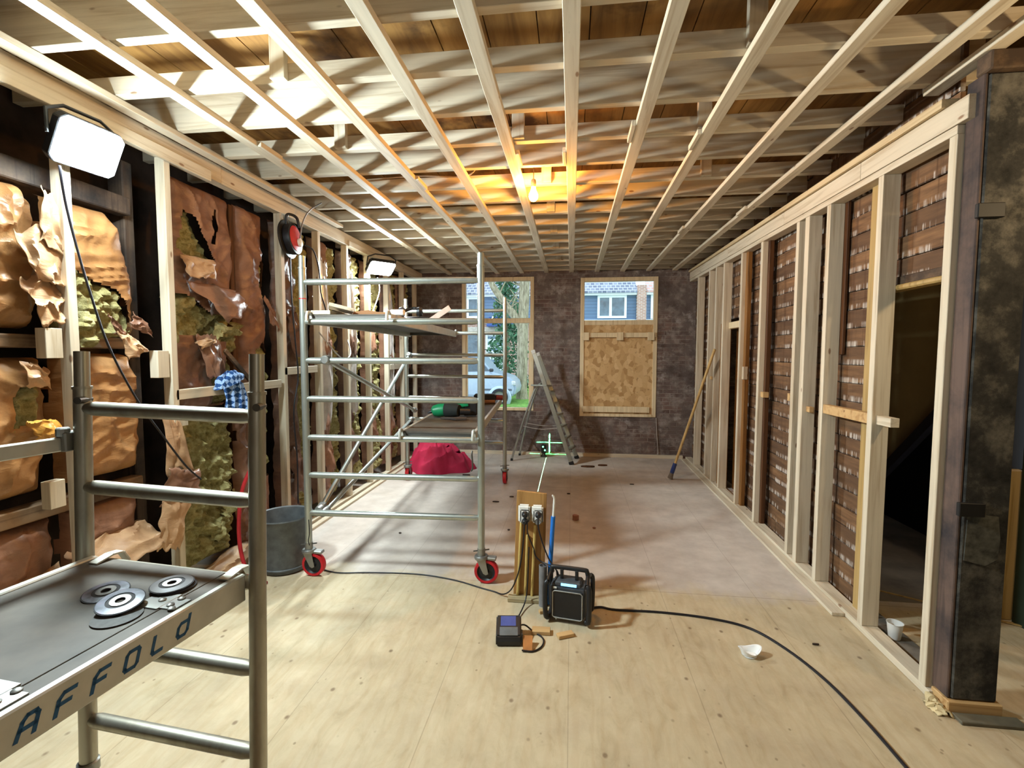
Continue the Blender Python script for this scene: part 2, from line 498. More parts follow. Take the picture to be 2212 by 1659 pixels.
struct(MB().box(-3.0, -3.1, 0, 4.5, -3.0, 3.12).build('wall_rear', plain('rear_plaster', lin(150, 140, 126), .8), loc=(0, -3, 0)))

# old partition of horizontal boards behind the new right-hand studs (X about 1.8)
LX = 1.80
rr = random.Random(5)
mb = MB()
z = 0.0
while z < 3.0:
    z1 = z + 0.114
    for (ya, yb) in ((2.55, 3.12), (3.12, 3.95), (3.95, 4.42), (4.42, 5.28), (5.28, 5.98), (5.98, BACK)):
        if ya == 2.55 and z < 1.98: continue
        if ya == 5.28 and z < 1.97: continue
        o = rr.uniform(-0.005, 0.006)
        mb.box(LX + XR((ya + yb) / 2) - 1.68 + o, ya + rr.uniform(0, .004), z, LX + .022 + XR((ya + yb) / 2) - 1.68 + o, yb - rr.uniform(0, .004), z1)
    z += 0.118
struct(mb.build('wall_right', lath_mat, loc=(1.82, 4.5, 0)))

# hall behind the partition: side of the stairs, the shaded void below coloured black
olive = plain('olive_hall_paint', lin(168, 146, 96), 0.6, vary=0.08, scale=3)
void_black = plain('cupboard_shade_black', lin(14, 14, 18), 0.9, vary=0.1)  # near-black colour stands in for the darkness of the void under the stairs
HX = 2.62
mbh = MB()
toP = lambda y, z, x: (x, y, z)
mbh.prism([(3.24, 1.66), (4.9, 0.03), (7.5, 0.0), (7.5, 3.1), (3.24, 3.1)], toP, HX, HX + .05)
struct(mbh.build('wall_hall', olive, loc=(HX, 5, 0)))
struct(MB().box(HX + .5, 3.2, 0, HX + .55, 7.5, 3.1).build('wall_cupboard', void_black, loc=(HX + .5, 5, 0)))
struct(MB().prism([(3.26, 1.35), (3.26, .93), (3.85, .80), (3.9, 0.80)], toP, HX + .20, HX + .24).build('wall_stair', olive))
tag(MB().beam((HX - .03, 3.24, 1.64), (HX - .03, 4.88, 0.03), 0.05, 0.07).build('stair_string', plain('dark_blue_stair_string', lin(30, 30, 40), 0.5)), 'dark diagonal stair string rising across the hall wall seen through the doorway', 'stair string')
hall_floor = plain('dusty_hall_floor', lin(168, 160, 148), 0.8, vary=0.14, scale=5)
struct(MB().box(1.98, 3.28, -0.0, 4.4, 7.45, 0.006).build('floor_hall', plain('worn_grey_hall_floor', lin(122, 112, 98), 0.8, vary=0.2, scale=4)))
tag(MB().beam((1.86, 3.55, 0.008), (2.66, 3.05, 0.008), 0.014, 0.006).build('threshold_strip', ochre_post), 'thin yellow strip lying across the hall floor beyond the doorway', 'strip')
tag(MB().box(1.80, 2.42, 0.0, 1.90, 3.26, 0.008).build('threshold_board', plain('grey_threshold', lin(110, 104, 96), 0.8, vary=.2)), 'grey worn threshold board on the floor of the doorway beside the white cup', 'board')

# door casing of the second opening and old posts of the partition
dk = thing('door_casing', 'orange brown door casing standing behind the studs in the middle of the right wall', 'door casing', (1.84, 5.6, 0))
MB().box(1.76, 5.90, 0, 1.86, 5.972, 1.962).build('jamb', amber_post, dk, bevel=.004)
MB().box(1.77, 5.288, 0, 1.87, 5.36, 1.962).build('jamb', amber_post, dk, bevel=.004)
MB().box(1.78, 5.36, 1.89, 1.86, 5.90, 1.962).build('head', frame_wood, dk, bevel=.004)
MB().box(1.92, 5.36, 0.0, 1.95, 5.90, 1.89).build('door_leaf', plain('dark_orange_door', lin(120, 72, 26), 0.5, vary=.2), dk)
dl = thing('door_lintel', 'yellowish moulded lintel above the doorway at the near end of the right wall', 'lintel', (1.82, 2.8, 1.9))
MB().box(1.785, 2.44, 1.982, 1.83, 3.02, 2.03).build('lintel_board', old_rail, dl, bevel=.005)
MB().box(1.76, 2.44, 1.952, 1.84, 3.02, 1.981).build('moulding', ochre_post, dl, bevel=.008)
for (y, w, zt, m, nm, lab) in (
        (3.07, .10, 2.62, ochre_post, 'door_post', 'ochre varnished door post left of the doorway, seen behind the knotty stud'),
        (3.98, .10, 2.75, old_brown, 'partition_post', 'dark brown old post behind the doubled pine studs of the right wall'),
        (4.62, .11, 2.75, old_brown, 'partition_post', 'dark brown old post standing left of the doubled studs, beside a narrow strip of boards'),
        (5.12, .07, 2.75, amber_post, 'partition_post', 'orange brown old post just right of the door casing in the right wall')):
    tag(MB().box(1.742 if m is not ochre_post else 1.75, y - w / 2, 0.0, 1.785, y + w / 2, zt).build(nm, m, bevel=.005), lab, 'post')
tag(MB().box(1.77, 3.40, 1.6, 1.79, 3.45, 2.7).build('partition_strip', old_brown, bevel=.003), 'short brown batten nailed on the old boards at the top of the right wall', 'strip')

# ------------------------------------------------------------------ ceiling joists, hangers, battens
PIT = 0.375
ncnt = {'tall': 0, 'slim': 0}
for i in range(-1, 16):
    y = 1.82 + PIT * i
    r = random.Random(i + 50)
    if i % 2 == 0:
        h, th = 0.2, 0.046
        nm, kd = 'ceiling_joist', 'tall'
    else:
        h, th = 0.088, 0.05
        nm, kd = 'ceiling_tie', 'slim'
    k = ncnt[kd]; ncnt[kd] += 1
    near = 'the top edge of the picture' if kd == 'slim' else 'the camera'
    lab = ('deep pine ceiling joist, %s deep one counted from the camera' % ORD[k]) if kd == 'tall' else ('slim pine ceiling tie hung on blocks, %s slim one counted from the camera' % ORD[k])
    o = MB().box(-2.86, y, 2.881, 2.6 if y < 2.3 else 1.9, y + th, 2.881 + h).build(nm, pine_x, bevel=.002)
    tag(o, lab, 'joist' if kd == 'tall' else 'ceiling tie', 'deep ceiling joists' if kd == 'tall' else 'slim ceiling ties between the joists')
    ORG[o.name] = Vector(o.location)
hk = 0
HANG = [(2.195, (-1.38, 0.75)), (2.945, (-1.45, -0.33, 0.74)), (3.695, (-0.2, 0.95)), (4.445, (-0.2,)), (5.195, (-0.2,)), (5.945, (-0.2,)), (6.695, (-0.2,))]
for y, xsx in HANG:
    for x in xsx:
        side = 'on the left' if x < -1 else ('near the middle' if x < 0.3 else 'on the right')
        rowi = ORD[[q[0] for q in HANG].index(y)]
        tag(MB().box(x - .037, y - .034, 2.885, x + .037, y - .001, 3.084).build('hanger_block', pine_z, bevel=.002),
            'upright hanger block %s, holding the %s slim ceiling tie that has blocks' % (side, rowi), 'hanger block', 'hanger blocks between ties and deck')

BX = [-0.012 + 0.383 * k for k in range(-5, 5)]
blab = {-5: 'farthest left full-length pine ceiling batten', -4: 'second full-length pine ceiling batten from the left wall',
        -3: 'third full-length pine ceiling batten from the left wall', -2: 'pine ceiling batten second to the left of the hanging bulb',
        -1: 'pine ceiling batten glowing just left of the hanging bulb', 0: 'pine ceiling batten running straight ahead just right of the bulb',
        1: 'pine ceiling batten second to the right of the bulb', 2: 'third pine ceiling batten right of the bulb',
        3: 'fourth pine ceiling batten right of the bulb', 4: 'pine ceiling batten closest to the header of the right wall'}
CLEAT = {-1: [3.05], 0: [3.05], 2: [2.9], 3: [5.0], 4: [4.4], -5: [2.75], -3: [3.4], 1: [2.75]}
for k, x in zip(range(-5, 5), BX):
    b = MB().box(x - .034, 0.9, 2.848, x + .034, BACK - .02, 2.879).build('ceiling_batten', pine_y, bevel=.0025)
    tag(b, blab[k], 'batten', 'ceiling battens along the room')
    for cy in CLEAT.get(k, []):
        sx_ = 1 if k < 0 else -1
        MB().box(x + sx_ * .0345 - (.022 if sx_ < 0 else 0), cy, 2.846, x + sx_ * .0345 + (.022 if sx_ > 0 else 0), cy + .22, 2.876).build('splice_cleat', pine_y, b, bevel=.002)
tag(MB().box(1.675, 0.9, 2.846, 1.745, 2.62, 2.878).build('ceiling_batten', pine_y, bevel=.0025), 'short cut ceiling batten ending above the near end of the right wall header', 'batten', 'ceiling battens along the room')
tag(MB().box(-2.33, 0.9, 2.846, -2.262, 4.58, 2.878).build('ceiling_batten', pine_y, bevel=.0025), 'short ceiling batten along the left wall header, ending beyond the cord reel', 'batten', 'ceiling battens along the room')
# conduit under the deck and old cable
tag(MB().tube(smooth_path([(-2.6, 2.02, 3.06), (-1.5, 2.03, 3.062), (-0.6, 2.04, 3.058), (0.2, 2.06, 3.062)]), .009, 8).build('conduit', plain('cream_conduit', lin(190, 166, 112), .4), smooth=True), 'cream conduit pipe fixed across the underside of the ceiling boards', 'conduit')
tag(MB().tube(smooth_path([(-1.75, 3.6, 2.93), (-1.2, 3.62, 2.955), (-0.8, 3.60, 2.93), (-0.62, 3.40, 2.965), (-0.30, 3.36, 2.972)]), .005, 6).build('ceiling_cable', plain('grey_installation_cable', lin(196, 176, 150), .5), smooth=True), 'loose grey cable drooping across the ceiling joists left of the bulb', 'cable')

# ------------------------------------------------------------------ right-hand partition of new studs
def hdr(y, z0, z1, d0, d1, y1, z01, z11):
    """beam whose room face follows the partition between two heights"""
    a, b = XR(y), XR(y1)
    return MB().add([(a + d0, y, z0), (a + d1, y, z0), (a + d1, y, z1), (a + d0, y, z1), (b + d0, y1, z01), (b + d1, y1, z01), (b + d1, y1, z11), (b + d0, y1, z11)],
                    [(0, 1, 2, 3), (7, 6, 5, 4), (0, 4, 5, 1), (1, 5, 6, 2), (2, 6, 7, 3), (3, 7, 4, 0)])
Y0, Y1 = 2.345, 7.46
tag(hdr(Y0 + .03, 2.565, 2.603, 0, .089, Y1, 2.675, 2.713).build('top_plate', pine_y, bevel=.002), 'long pine top plate lying on the heads of the right wall studs', 'top plate')
hb = thing('wall_header', 'wide pale pine header board along the top of the right wall', 'header', (XR(4), 4, 2.62))
zz = lambda y, a, b: a + (b - a) * (y - Y0) / (Y1 - Y0)
cuts = [Y0 - .03, 3.10, 4.16, 5.62, Y1]
for i in range(4):
    a, b = cuts[i] + (.002 if i else 0), cuts[i + 1] - .002
    hdr(a, zz(a, 2.605, 2.715), zz(a, 2.705, 2.81), -.004, .035, b, zz(b, 2.605, 2.715), zz(b, 2.705, 2.81)).build('header_board', pine_y, hb, bevel=.002)
tag(hdr(Y0 + .1, 2.71, 2.748, -.022, .05, Y1, 2.815, 2.842).build('nailing_strip', wood('nailer_pine', lin(212, 190, 152), lin(180, 152, 112), 1)), 'narrow pine nailing strip running above the right wall header', 'strip')
tag(hdr(Y0, 0.002, 0.04, 0, .089, Y1, 0.002, 0.04).build('sole_plate', pine_y, bevel=.002), 'long pine sole plate on the floor under the right wall studs', 'sole plate')
tag(hdr(3.05, 0.001, 0.021, -.075, -.002, 7.4, .001, .021).build('floor_strip', pine_y, bevel=.002), 'loose pine strip lying on the floor along the right wall sole plate', 'strip')
RS = [(2.395, .046, 'last pine stud of the right wall beside the black post'),
      (2.905, .046, 'knotty pine stud left of the doorway with the white cup at its foot'),
      (3.455, .046, 'pine stud left of the wide bay of old boards in the right wall'),
      (3.755, .060, 'near stud of the doubled pair in the right wall, bark along its edge'),
      (3.905, .046, 'far stud of the doubled pair in the right wall'),
      (4.62, .046, 'pine stud left of the doubled pair in front of a dark brown old post'),
      (5.16, .046, 'pine stud with a small block, right of the orange door casing'),
      (5.76, .046, 'pine stud in front of the second opening, left of the orange door casing'),
      (6.07, .040, 'middle stud of the close group of three behind the broom handle'),
      (6.37, .046, 'far stud of the close group of three behind the broom handle'),
      (6.95, .046, 'pine stud of the right wall closest to the far brick wall')]
for y, w, lab in RS:
    zt = zz(y, 2.563, 2.673)
    o = MB().box(XR(y), y - w / 2, .041, XR(y) + .089, y + w / 2, zt).build('wall_stud', pine_z, bevel=.002)
    tag(o, lab, 'stud', 'pine studs of the right wall')
nog = [((XR(3.2) + .03, 2.935, 1.235), (XR(3.2) + .03, 3.43, 1.235), .045, .06, 'orange toned noggin between two right wall studs in front of the old boards'),
       ((XR(2.9) + .045, 2.76, 1.235), (XR(2.9) + .045, 2.88, 1.235), .045, .05, 'short pine block on the doorway side of the knotty stud')]
for p0, p1, w, h, lab in nog:
    tag(MB().beam(p0, p1, w, h).build('noggin', yellow_pine_x if 'orange' in lab else pine_y, bevel=.002), lab, 'noggin')
for (y, z, s_, lab) in ((5.1, 1.41, (.04, .05, .13), 'small pine block nailed on the stud right of the door casing'),
                       (4.56, 1.235, (.05, .06, .05), 'brown end of a noggin beside the stud left of the doubled pair'),
                       (4.03, 1.26, (.03, .04, .06), 'little block behind the far doubled stud'),
                       (3.70, 1.20, (.03, .05, .04), 'little pale block on the near doubled stud'),
                       (6.31, 1.30, (.03, .06, .04), 'little block between the far studs above the broom')):
    tag(MB().rbox((XR(y) + .045, y, z), s_).build('wood_block', pine_z if s_[2] > .1 else yellow_pine_x, bevel=.002), lab, 'block')

# black pier at the near end of the partition
soot = NT('sooty_plaster', 0.85, 0, 0.15)
f = soot.noise(soot.pos(), 5, 8, 0.7)
f2 = soot.noise(soot.pos((3, 3, 1.2)), 2.0, 5)
cc = soot.ramp(f, [(0.33, lin(26, 26, 26)), (0.5, lin(56, 55, 53)), (0.68, lin(112, 108, 100))])
soot.col(soot.mix(soot.ramp(f2, [(0.45, (0, 0, 0)), (0.7, (.55, .55, .55))]), cc, lin(34, 32, 32))); soot.bump(f, .4, .01)
umber = wood('umber_painted_side', lin(104, 84, 74), lin(70, 58, 54), 2, False, .7, lin(48, 44, 46))
pier = thing('black_pier', 'tall sooty black pier with iron straps at the near end of the right wall', 'pier', (1.82, 2.36, 0.06))
MB().box(1.703, 2.27, .06, 1.885, 2.368, 2.76).build('pier_core', soot.m, pier, bevel=.006)
MB().box(1.688, 2.276, .06, 1.702, 2.368, 2.765).build('side_board', umber, pier, bevel=.004)
for z in (2.20, 0.93):
    st = MB().box(1.672, 2.248, z - .03, 1.775, 2.269, z + .03).build('iron_strap', plain('rusty_black_iron_%d' % int(z * 10), lin(22, 18, 17), .6), pier, bevel=.003)
MB().prism([(1.715, .70), (1.80, .68), (1.845, .71), (1.852, .80), (1.84, .90), (1.78, .905), (1.72, .895)], lambda a, b, t: (a, t, b), 2.266, 2.2705).build('lime_patch', plain('grey_lime_patch', lin(84, 83, 76), .9, vary=.35, scale=24), pier)
tag(MB().box(1.68, 2.255, 0.003, 1.90, 2.36, 0.058).build('packing_block', yellow_pine_x, bevel=.004), 'wooden packing block on the floor under the black pier', 'block')
tag(MB().box(1.69, 2.19, 0.0, 1.95, 2.25, 0.016).build('floor_slat', plain('greyed_slat', lin(104, 98, 82), .8), bevel=.003), 'grey slat lying on the floor in front of the black pier', 'slat')
mb = MB().grid(lambda u, v: (1.625 + .07 * u + .02 * nz(u * 4, v * 7, 3), 2.335 - .10 * v + .02 * nz(u * 4, v * 7, 9) - .0 * u, .004 + .04 * (1 - abs(2 * u - 1)) * (1 - v * .6) + .012 * nz(u * 5, v * 8, 1)), 10, 14)
tag(mb.build('foam_bead', plain('dried_foam', lin(214, 194, 150), .8), smooth=True, solid=.006), 'dried yellowish foam bead squeezed out at the foot of the black pier', 'foam')
tag(MB().box(1.69, 2.25, 2.768, 2.6, 2.33, 2.845).build('lintel_beam', old_rail, bevel=.006), 'old dark beam resting on the black pier below the ceiling', 'beam')
tag(MB().box(2.57, 3.13, 0, 2.66, 3.20, 0.92).build('newel_post', ochre_post, bevel=.008), 'ochre newel post at the right edge of the picture behind the black pier', 'post')
tag(MB().box(2.52, 3.16, 0.92, 2.7, 3.24, 2.6).build('upper_dark_sheet', plain('dark_panel', lin(24, 22, 20), .8)), 'dark panel above the ochre newel post at the right edge', 'panel')  # near-black sheet filling the area above the post
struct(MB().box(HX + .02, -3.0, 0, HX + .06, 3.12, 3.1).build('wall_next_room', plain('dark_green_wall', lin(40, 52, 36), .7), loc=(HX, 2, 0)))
# far floor plate, loose strip
tag(MB().box(-2.36, BACK - .05, 0.001, 1.70, BACK - .002, 0.05).build('sole_plate', pine_x, bevel=.002), 'pine plate on the floor along the far brick wall', 'sole plate')

# boarded right window
OY = BACK - .006
osb = NT('osb_board', .7, 0, .2)
v = osb.pos((1, .2, 1))
vo = osb.n('TexVoronoi', {'Vector': osb.n('VectorMath', {0: osb.pos((10, 1, 7)), 1: osb.n('TexNoise', {'Vector': osb.pos(), 'Scale': 6.0}).outputs['Color']}, operation='ADD').outputs[0], 'Scale': 1.6}, feature='F1')
cc = osb.ramp(vo.outputs['Color'], [(0.1, lin(174, 134, 86)), (0.5, lin(204, 166, 116)), (0.9, lin(218, 184, 136))])
cc = osb.mix(osb.math('MULTIPLY', osb.ramp(osb.noise(osb.pos((1.0, .2, 1.4)), 16, 6, .7), [(.58, (0, 0, 0)), (.68, (1, 1, 1))]), .7), cc, lin(112, 72, 34))
osb.col(cc)
tag(MB().box(.188, OY + .0085, .672, 1.232, OY + .03, 2.048).build('osb_panel', osb.m), 'strand board panel closing the lower part of the right window', 'board')
br_ = thing('crossbar', 'pine crossbar with three blocks holding the board in the right window', 'crossbar', (.71, OY - .02, 1.88))
MB().box(.15, OY - .034, 1.855, 1.275, OY - .007, 1.925).build('bar', frame_wood, br_, bevel=.003)
for x in (.215, .73, 1.19):
    MB().box(x - .05, OY - .062, 1.81, x + .05, OY - .0345, 1.93).build('block', frame_wood, br_, bevel=.003)
tag(MB().box(.17, OY - .032, .70, 1.19, OY - .007, .79).build('sill_board', frame_wood, bevel=.003), 'plank screwed across the bottom of the boarded right window', 'board')
tag(MB().tube(smooth_path([(1.30, BACK - .012, .62), (1.315, BACK - .012, .35), (1.335, BACK - .015, .12), (1.33, BACK - .02, .06)]), .006, 6).build('wall_cable', plain('old_white_cable', lin(180, 168, 158), .5), smooth=True), 'thin pale cable hanging down the brick below the right window', 'cable')
# ------------------------------------------------------------------ left wall: new studs, old frame, torn insulation
XL = -2.38
LS = [(2.032, 'pine stud nearest the camera, below the bright floodlight'),
      (2.612, 'pine stud right of the dark old post, with a block on its left side'),
      (3.74, 'pine stud of the left wall beside the cord reel'),
      (4.32, 'left wall stud seen just right of the front scaffold upright'),
      (4.895, 'left wall stud just left of the far work lamp'),
      (5.45, 'left wall stud brightly lit below the far work lamp'),
      (6.03, 'left wall stud just right of the far work lamp'),
      (6.60, 'left wall stud seen behind the rear scaffold upright'),
      (7.16, 'left wall stud closest to the far brick wall')]
for y, lab in LS:
    tag(MB().box(XL - .062, y - .022, .045, XL, y + .022, 2.748).build('wall_stud', pine_z, bevel=.002), lab, 'stud', 'pine studs of the left wall')
hd = thing('wall_header', 'pine header beam running along the top of the left wall', 'header', (XL, 4, 2.75))
MB().box(XL - .07, 1.0, 2.75, XL + .008, 3.05, 2.866).build('header_beam', pine_y, hd, bevel=.003)
MB().box(XL - .07, 3.052, 2.75, XL + .004, 7.46, 2.868).build('header_beam', pine_y, hd, bevel=.003)
MB().box(XL + .009, 1.0, 2.722, XL + .030, 2.93, 2.79).build('packing_board', pine_y, hd, bevel=.002)
MB().box(XL + .005, 4.9, 2.742, XL + .024, 5.35, 2.80).build('packing_board', pine_y, hd, bevel=.002)
tag(MB().box(XL - .065, 1.6, 0.002, XL + .005, 7.43, 0.044).build('sole_plate', pine_y, bevel=.002), 'pine sole plate on the floor under the left wall studs', 'sole plate')
tag(MB().box(XL + .02, 3.6, 0.001, XL + .075, 6.9, 0.024).build('floor_strip', pine_y, bevel=.002), 'loose pine strip on the floor beside the left wall sole plate', 'strip')
tag(MB().beam((XL - .018, 2.615, 1.345), (XL - .018, 3.675, 1.352), .036, .062).build('noggin', pine_y, bevel=.002), 'pine noggin carrying the blue checked cloth between two left wall studs', 'noggin')
tag(MB().beam((XL - .018, 3.725, 1.45), (XL - .018, 4.245, 1.455), .036, .062).build('noggin', pine_y, bevel=.002), 'pale noggin right of the cord reel stud, partly behind the scaffold upright', 'noggin')
tag(MB().beam((XL - .018, 6.06, 1.42), (XL - .018, 6.575, 1.425), .036, .07).build('noggin', pine_y, bevel=.002), 'far noggin between left wall studs behind the scaffold brace', 'noggin')
for c, s_, lab in (((-2.415, 1.945, 1.645), (.055, .075, .14), 'square pine block fixed on the left side of the stud under the floodlight'),
                   ((-2.415, 2.54, 1.535), (.055, .08, .16), 'square pine block fixed on the left side of the stud beside the dark post'),
                   ((-2.395, 2.665, 1.20), (.03, .06, .1), 'small pine block at the right of the stud below the noggin'),
                   ((-2.44, 1.945, .93), (.05, .07, .13), 'small brown block low beside the stud under the floodlight')):
    tag(MB().rbox(c, s_).build('wood_block', pine_z, bevel=.002), lab, 'block')
# old frame behind
for (y, w, x, lab) in ((1.60, .11, -2.56, 'blackened old post at the left edge of the picture'),
                       (2.52, .065, -2.55, 'blackened old post in front of the dark gap between the first two studs'),
                       (3.33, .05, -2.52, 'reddish old post in the middle of the wide insulation bay')):
    tag(MB().box(x - .10, y - w / 2, 0, x, y + w / 2, 2.70).build('old_post', old_beam if x < -2.53 else old_brown, bevel=.006), lab, 'post')
for (y0, y1, z, x, h, lab) in ((1.66, 2.485, 1.655, -2.50, .062, 'old grey rail across the bays behind the floodlight stud'),
                               (1.66, 2.485, .845, -2.50, .075, 'low old rail across the bays behind the near scaffold frame'),
                               (1.66, 2.485, 2.43, -2.50, .10, 'sooty old top rail behind the floodlight')):
    tag(MB().beam((x - .04, y0, z), (x - .04, y1, z), .08, h).build('old_rail', old_rail if z < 2 else old_beam, bevel=.006), lab, 'rail')
tag(MB().beam((-2.44, 3.11, 1.62), (-2.44, 3.36, 1.40), .018, .03).build('loose_lath', old_rail), 'loose brown lath leaning above the blue checked cloth', 'lath')

def pt_in(poly, y, z):
    c = False; n = len(poly)
    for i in range(n):
        (a, b), (e, g) = poly[i], poly[i - 1]
        if (b > z) != (g > z) and y < (e - a) * (z - b) / (g - b) + a: c = not c
    return c
def edge_d(poly, y, z):
    d = 9
    for i in range(len(poly)):
        ax, ay = poly[i - 1]; bx, by = poly[i]
        dx, dy = bx - ax, by - ay
        t = max(0, min(1, ((y - ax) * dx + (z - ay) * dy) / (dx * dx + dy * dy + 1e-9)))
        d = min(d, math.hypot(y - ax - t * dx, z - ay - t * dy))
    return d
def slab(poly, xb, thick, cell, fn, holes=(), rag=.02, soft=.09, seed=0):
    """bulging sheet over an outline in the plane of the wall, standing out from x = xb"""
    ys = [p[0] for p in poly]; zs = [p[1] for p in poly]
    y0, y1, z0, z1 = min(ys) - .02, max(ys) + .02, min(zs) - .02, max(zs) + .02
    nu, nv = max(3, int((y1 - y0) / cell)), max(3, int((z1 - z0) / cell))
    def P(u, v): return y0 + (y1 - y0) * u, z0 + (z1 - z0) * v
    def keep(u, v):
        y, z = P(u, v)
        y += rag * nz(y * 9, z * 9, seed); z += rag * nz(y * 9, z * 9, seed + 7)
        return pt_in(poly, y, z) and not any(pt_in(h, y, z) for h in holes)
    def pos(u, v):
        y, z = P(u, v)
        ins = pt_in(poly, y, z); d = edge_d(poly, y, z)
        k = min(1, d / soft) if ins else 0
        k = math.sqrt(max(0, 1 - (1 - k) ** 2))
        return (xb + thick * k + fn(y, z) * (.3 + .7 * k), y, z)
    return MB().grid(pos, nu, nv, keep)
def f_kraft(seed, a=.02, fy=3.0, fz=16.0):
    def fn(y, z):
        w1 = nz(y * 2.2, z * 2.2, seed) * .5
        fold = (1 - abs(nz(y * fy + seed + w1, z * fz * .6 + 2.0 * w1, seed)) * 2.0)
        fold = max(0, fold) ** 2.2
        r = max(0, 1 - abs(nz(y * 5 + z * 2.5, z * 4 - y * 2, seed + 3)) * 2.6) ** 2
        r2 = max(0, 1 - abs(nz(y * 9 - z * 6, z * 8 + y * 3, seed + 5)) * 2.6) ** 2
        return .68 * a * (.9 * fold + .8 * r + .45 * r2 + .8 * nz(y * 3.5, z * 3.5, seed + 11))
    return fn
def f_wool(seed, a=.05):
    return lambda y, z: a * (fbm(y * 9, z * 9, seed, 5) + .6 * nz(y * 28, z * 28, seed))
def flap(c00, c10, c11, c01, bulge, seed, mat_, parent, n=20, amp=.02):
    """torn piece of facing paper spanned between four corners"""
    a, b, c, d = [Vector(p) for p in (c00, c10, c11, c01)]
    nrm = (b - a).cross(d - a).normalized()
    if nrm.x < 0: nrm = -nrm
    def P(u, v):
        uu = u + .16 * nz(u * 2, v * 3.2, seed)
        vv = v + .18 * nz(u * 3.2, v * 2, seed + 5) + .05 * nz(u * 11, v * 4, seed + 6)
        p = (a * (1 - uu) + b * uu) * (1 - vv) + (d * (1 - uu) + c * uu) * vv
        k = math.sin(PI * min(1, max(0, u))) * .5 + math.sin(PI * min(1, max(0, v))) * .5
        r = max(0, 1 - 3 * abs(nz(u * 2.0 + v, v * 1.8 - u * .6, seed + 9))) ** 1.5
        return p + nrm * (bulge * k + amp * .8 * r + amp * .45 * nz(u * 3, v * 3, seed))
    return MB().grid(P, n, n).build('torn_flap', mat_, parent, smooth=True, solid=.0012)
def batt(lab, poly, xb, thick, seed, m, holes=(), fy=3, fz=16, a=.02, cell=.011, group=None, soft=.1, nm='insulation_batt'):
    o = slab(poly, xb, thick, cell, f_kraft(seed, a, fy, fz), holes, .012, soft, seed).build(nm, m, loc=(xb, sum(p[0] for p in poly) / len(poly), min(p[1] for p in poly)), smooth=True)
    return tag(o, lab, 'insulation', group)
def wool(parent, poly, xb, thick, seed, cell=.013, a=.05, soft=.07):
    return slab(poly, xb, thick, cell, f_wool(seed, a), (), .035, soft, seed).build('glass_wool', wool_mat, parent, smooth=True)
def rect(y0, y1, z0, z1): return [(y0, z0), (y1, z0), (y1, z1), (y0, z1)]
G = 'paper faced insulation batts of the left wall'
# --- bay left of the first stud
b = batt('upper amber insulation batt with torn shiny paper, left of the floodlight stud', [(1.62, 1.70), (1.95, 1.71), (2.02, 1.85), (2.02, 2.25), (1.96, 2.38), (1.62, 2.37)], -2.62, .12, 1, kraft_amber, fy=9, fz=4, a=.045, group=G)
flap((-2.44, 1.95, 2.36), (-2.44, 2.05, 2.30), (-2.42, 2.05, 2.04), (-2.41, 1.92, 2.10), .02, 3, kraft_pale, b, amp=.025)
flap((-2.45, 1.84, 2.14), (-2.44, 2.04, 2.18), (-2.42, 2.03, 1.90), (-2.41, 1.90, 1.93), .03, 8, kraft_pale, b, amp=.03)
flap((-2.46, 1.86, 1.93), (-2.45, 2.01, 1.93), (-2.41, 2.01, 1.74), (-2.39, 1.90, 1.72), .03, 15, kraft_pale, b, amp=.03)
b = batt('middle amber insulation batt with a ragged wool tear, left of the floodlight stud', [(1.62, .92), (1.98, .93), (2.02, 1.30), (2.01, 1.58), (1.62, 1.58)], -2.62, .11, 5, kraft_amber, holes=[[(1.84, 1.26), (1.93, 1.27), (1.94, 1.46), (1.85, 1.44)]], fy=6, fz=5, a=.04, group=G)
wool(b, [(1.82, 1.22), (1.95, 1.24), (1.95, 1.48), (1.83, 1.45)], -2.53, .05, 21)
flap((-2.46, 1.84, 1.56), (-2.46, 1.95, 1.53), (-2.44, 1.95, 1.43), (-2.44, 1.85, 1.45), .03, 22, kraft_pale, b)
flap((-2.44, 1.84, 1.29), (-2.44, 1.97, 1.28), (-2.42, 1.97, 1.17), (-2.42, 1.86, 1.20), .04, 26, kraft(*('ochre_kraft', lin(206, 146, 62), lin(170, 112, 44))), b, amp=.02)
b = batt('low amber insulation batt below the rail, left of the floodlight stud', rect(1.66, 2.02, .40, .80), -2.62, .10, 9, kraft_brown, fy=5, fz=5, a=.03, group=G)
flap((-2.50, 1.70, .50), (-2.50, 2.0, .57), (-2.38, 2.0, .46), (-2.38, 1.76, .42), .03, 31, kraft_pale, b, amp=.03)
# --- bay between first stud and dark post
b = batt('upper amber insulation batt with horizontal creases, torn open at its foot, below the floodlight', [(2.05, 1.69), (2.47, 1.69), (2.48, 2.0), (2.42, 2.30), (2.34, 2.37), (2.05, 2.36)], -2.60, .13, 12, kraft_amber,
         holes=[[(2.04, 1.68), (2.30, 1.66), (2.38, 1.72), (2.40, 1.86), (2.33, 1.94), (2.22, 1.97), (2.04, 2.05)]], fy=2, fz=26, a=.022, group=G)
wool(b, [(2.05, 1.70), (2.24, 1.66), (2.44, 1.70), (2.43, 1.84), (2.36, 1.95), (2.24, 1.99), (2.05, 2.10)], -2.54, .07, 41, a=.07)
flap((-2.43, 2.38, 1.83), (-2.43, 2.47, 1.77), (-2.41, 2.48, 1.69), (-2.42, 2.36, 1.74), .02, 45, kraft_brown, b)
flap((-2.43, 2.24, 1.80), (-2.42, 2.28, 1.76), (-2.40, 2.33, 1.66), (-2.41, 2.26, 1.70), .02, 47, kraft_brown, b)
flap((-2.40, 2.26, 1.72), (-2.40, 2.34, 1.69), (-2.37, 2.42, 1.61), (-2.38, 2.30, 1.56), .02, 49, kraft_pale, b, amp=.015)
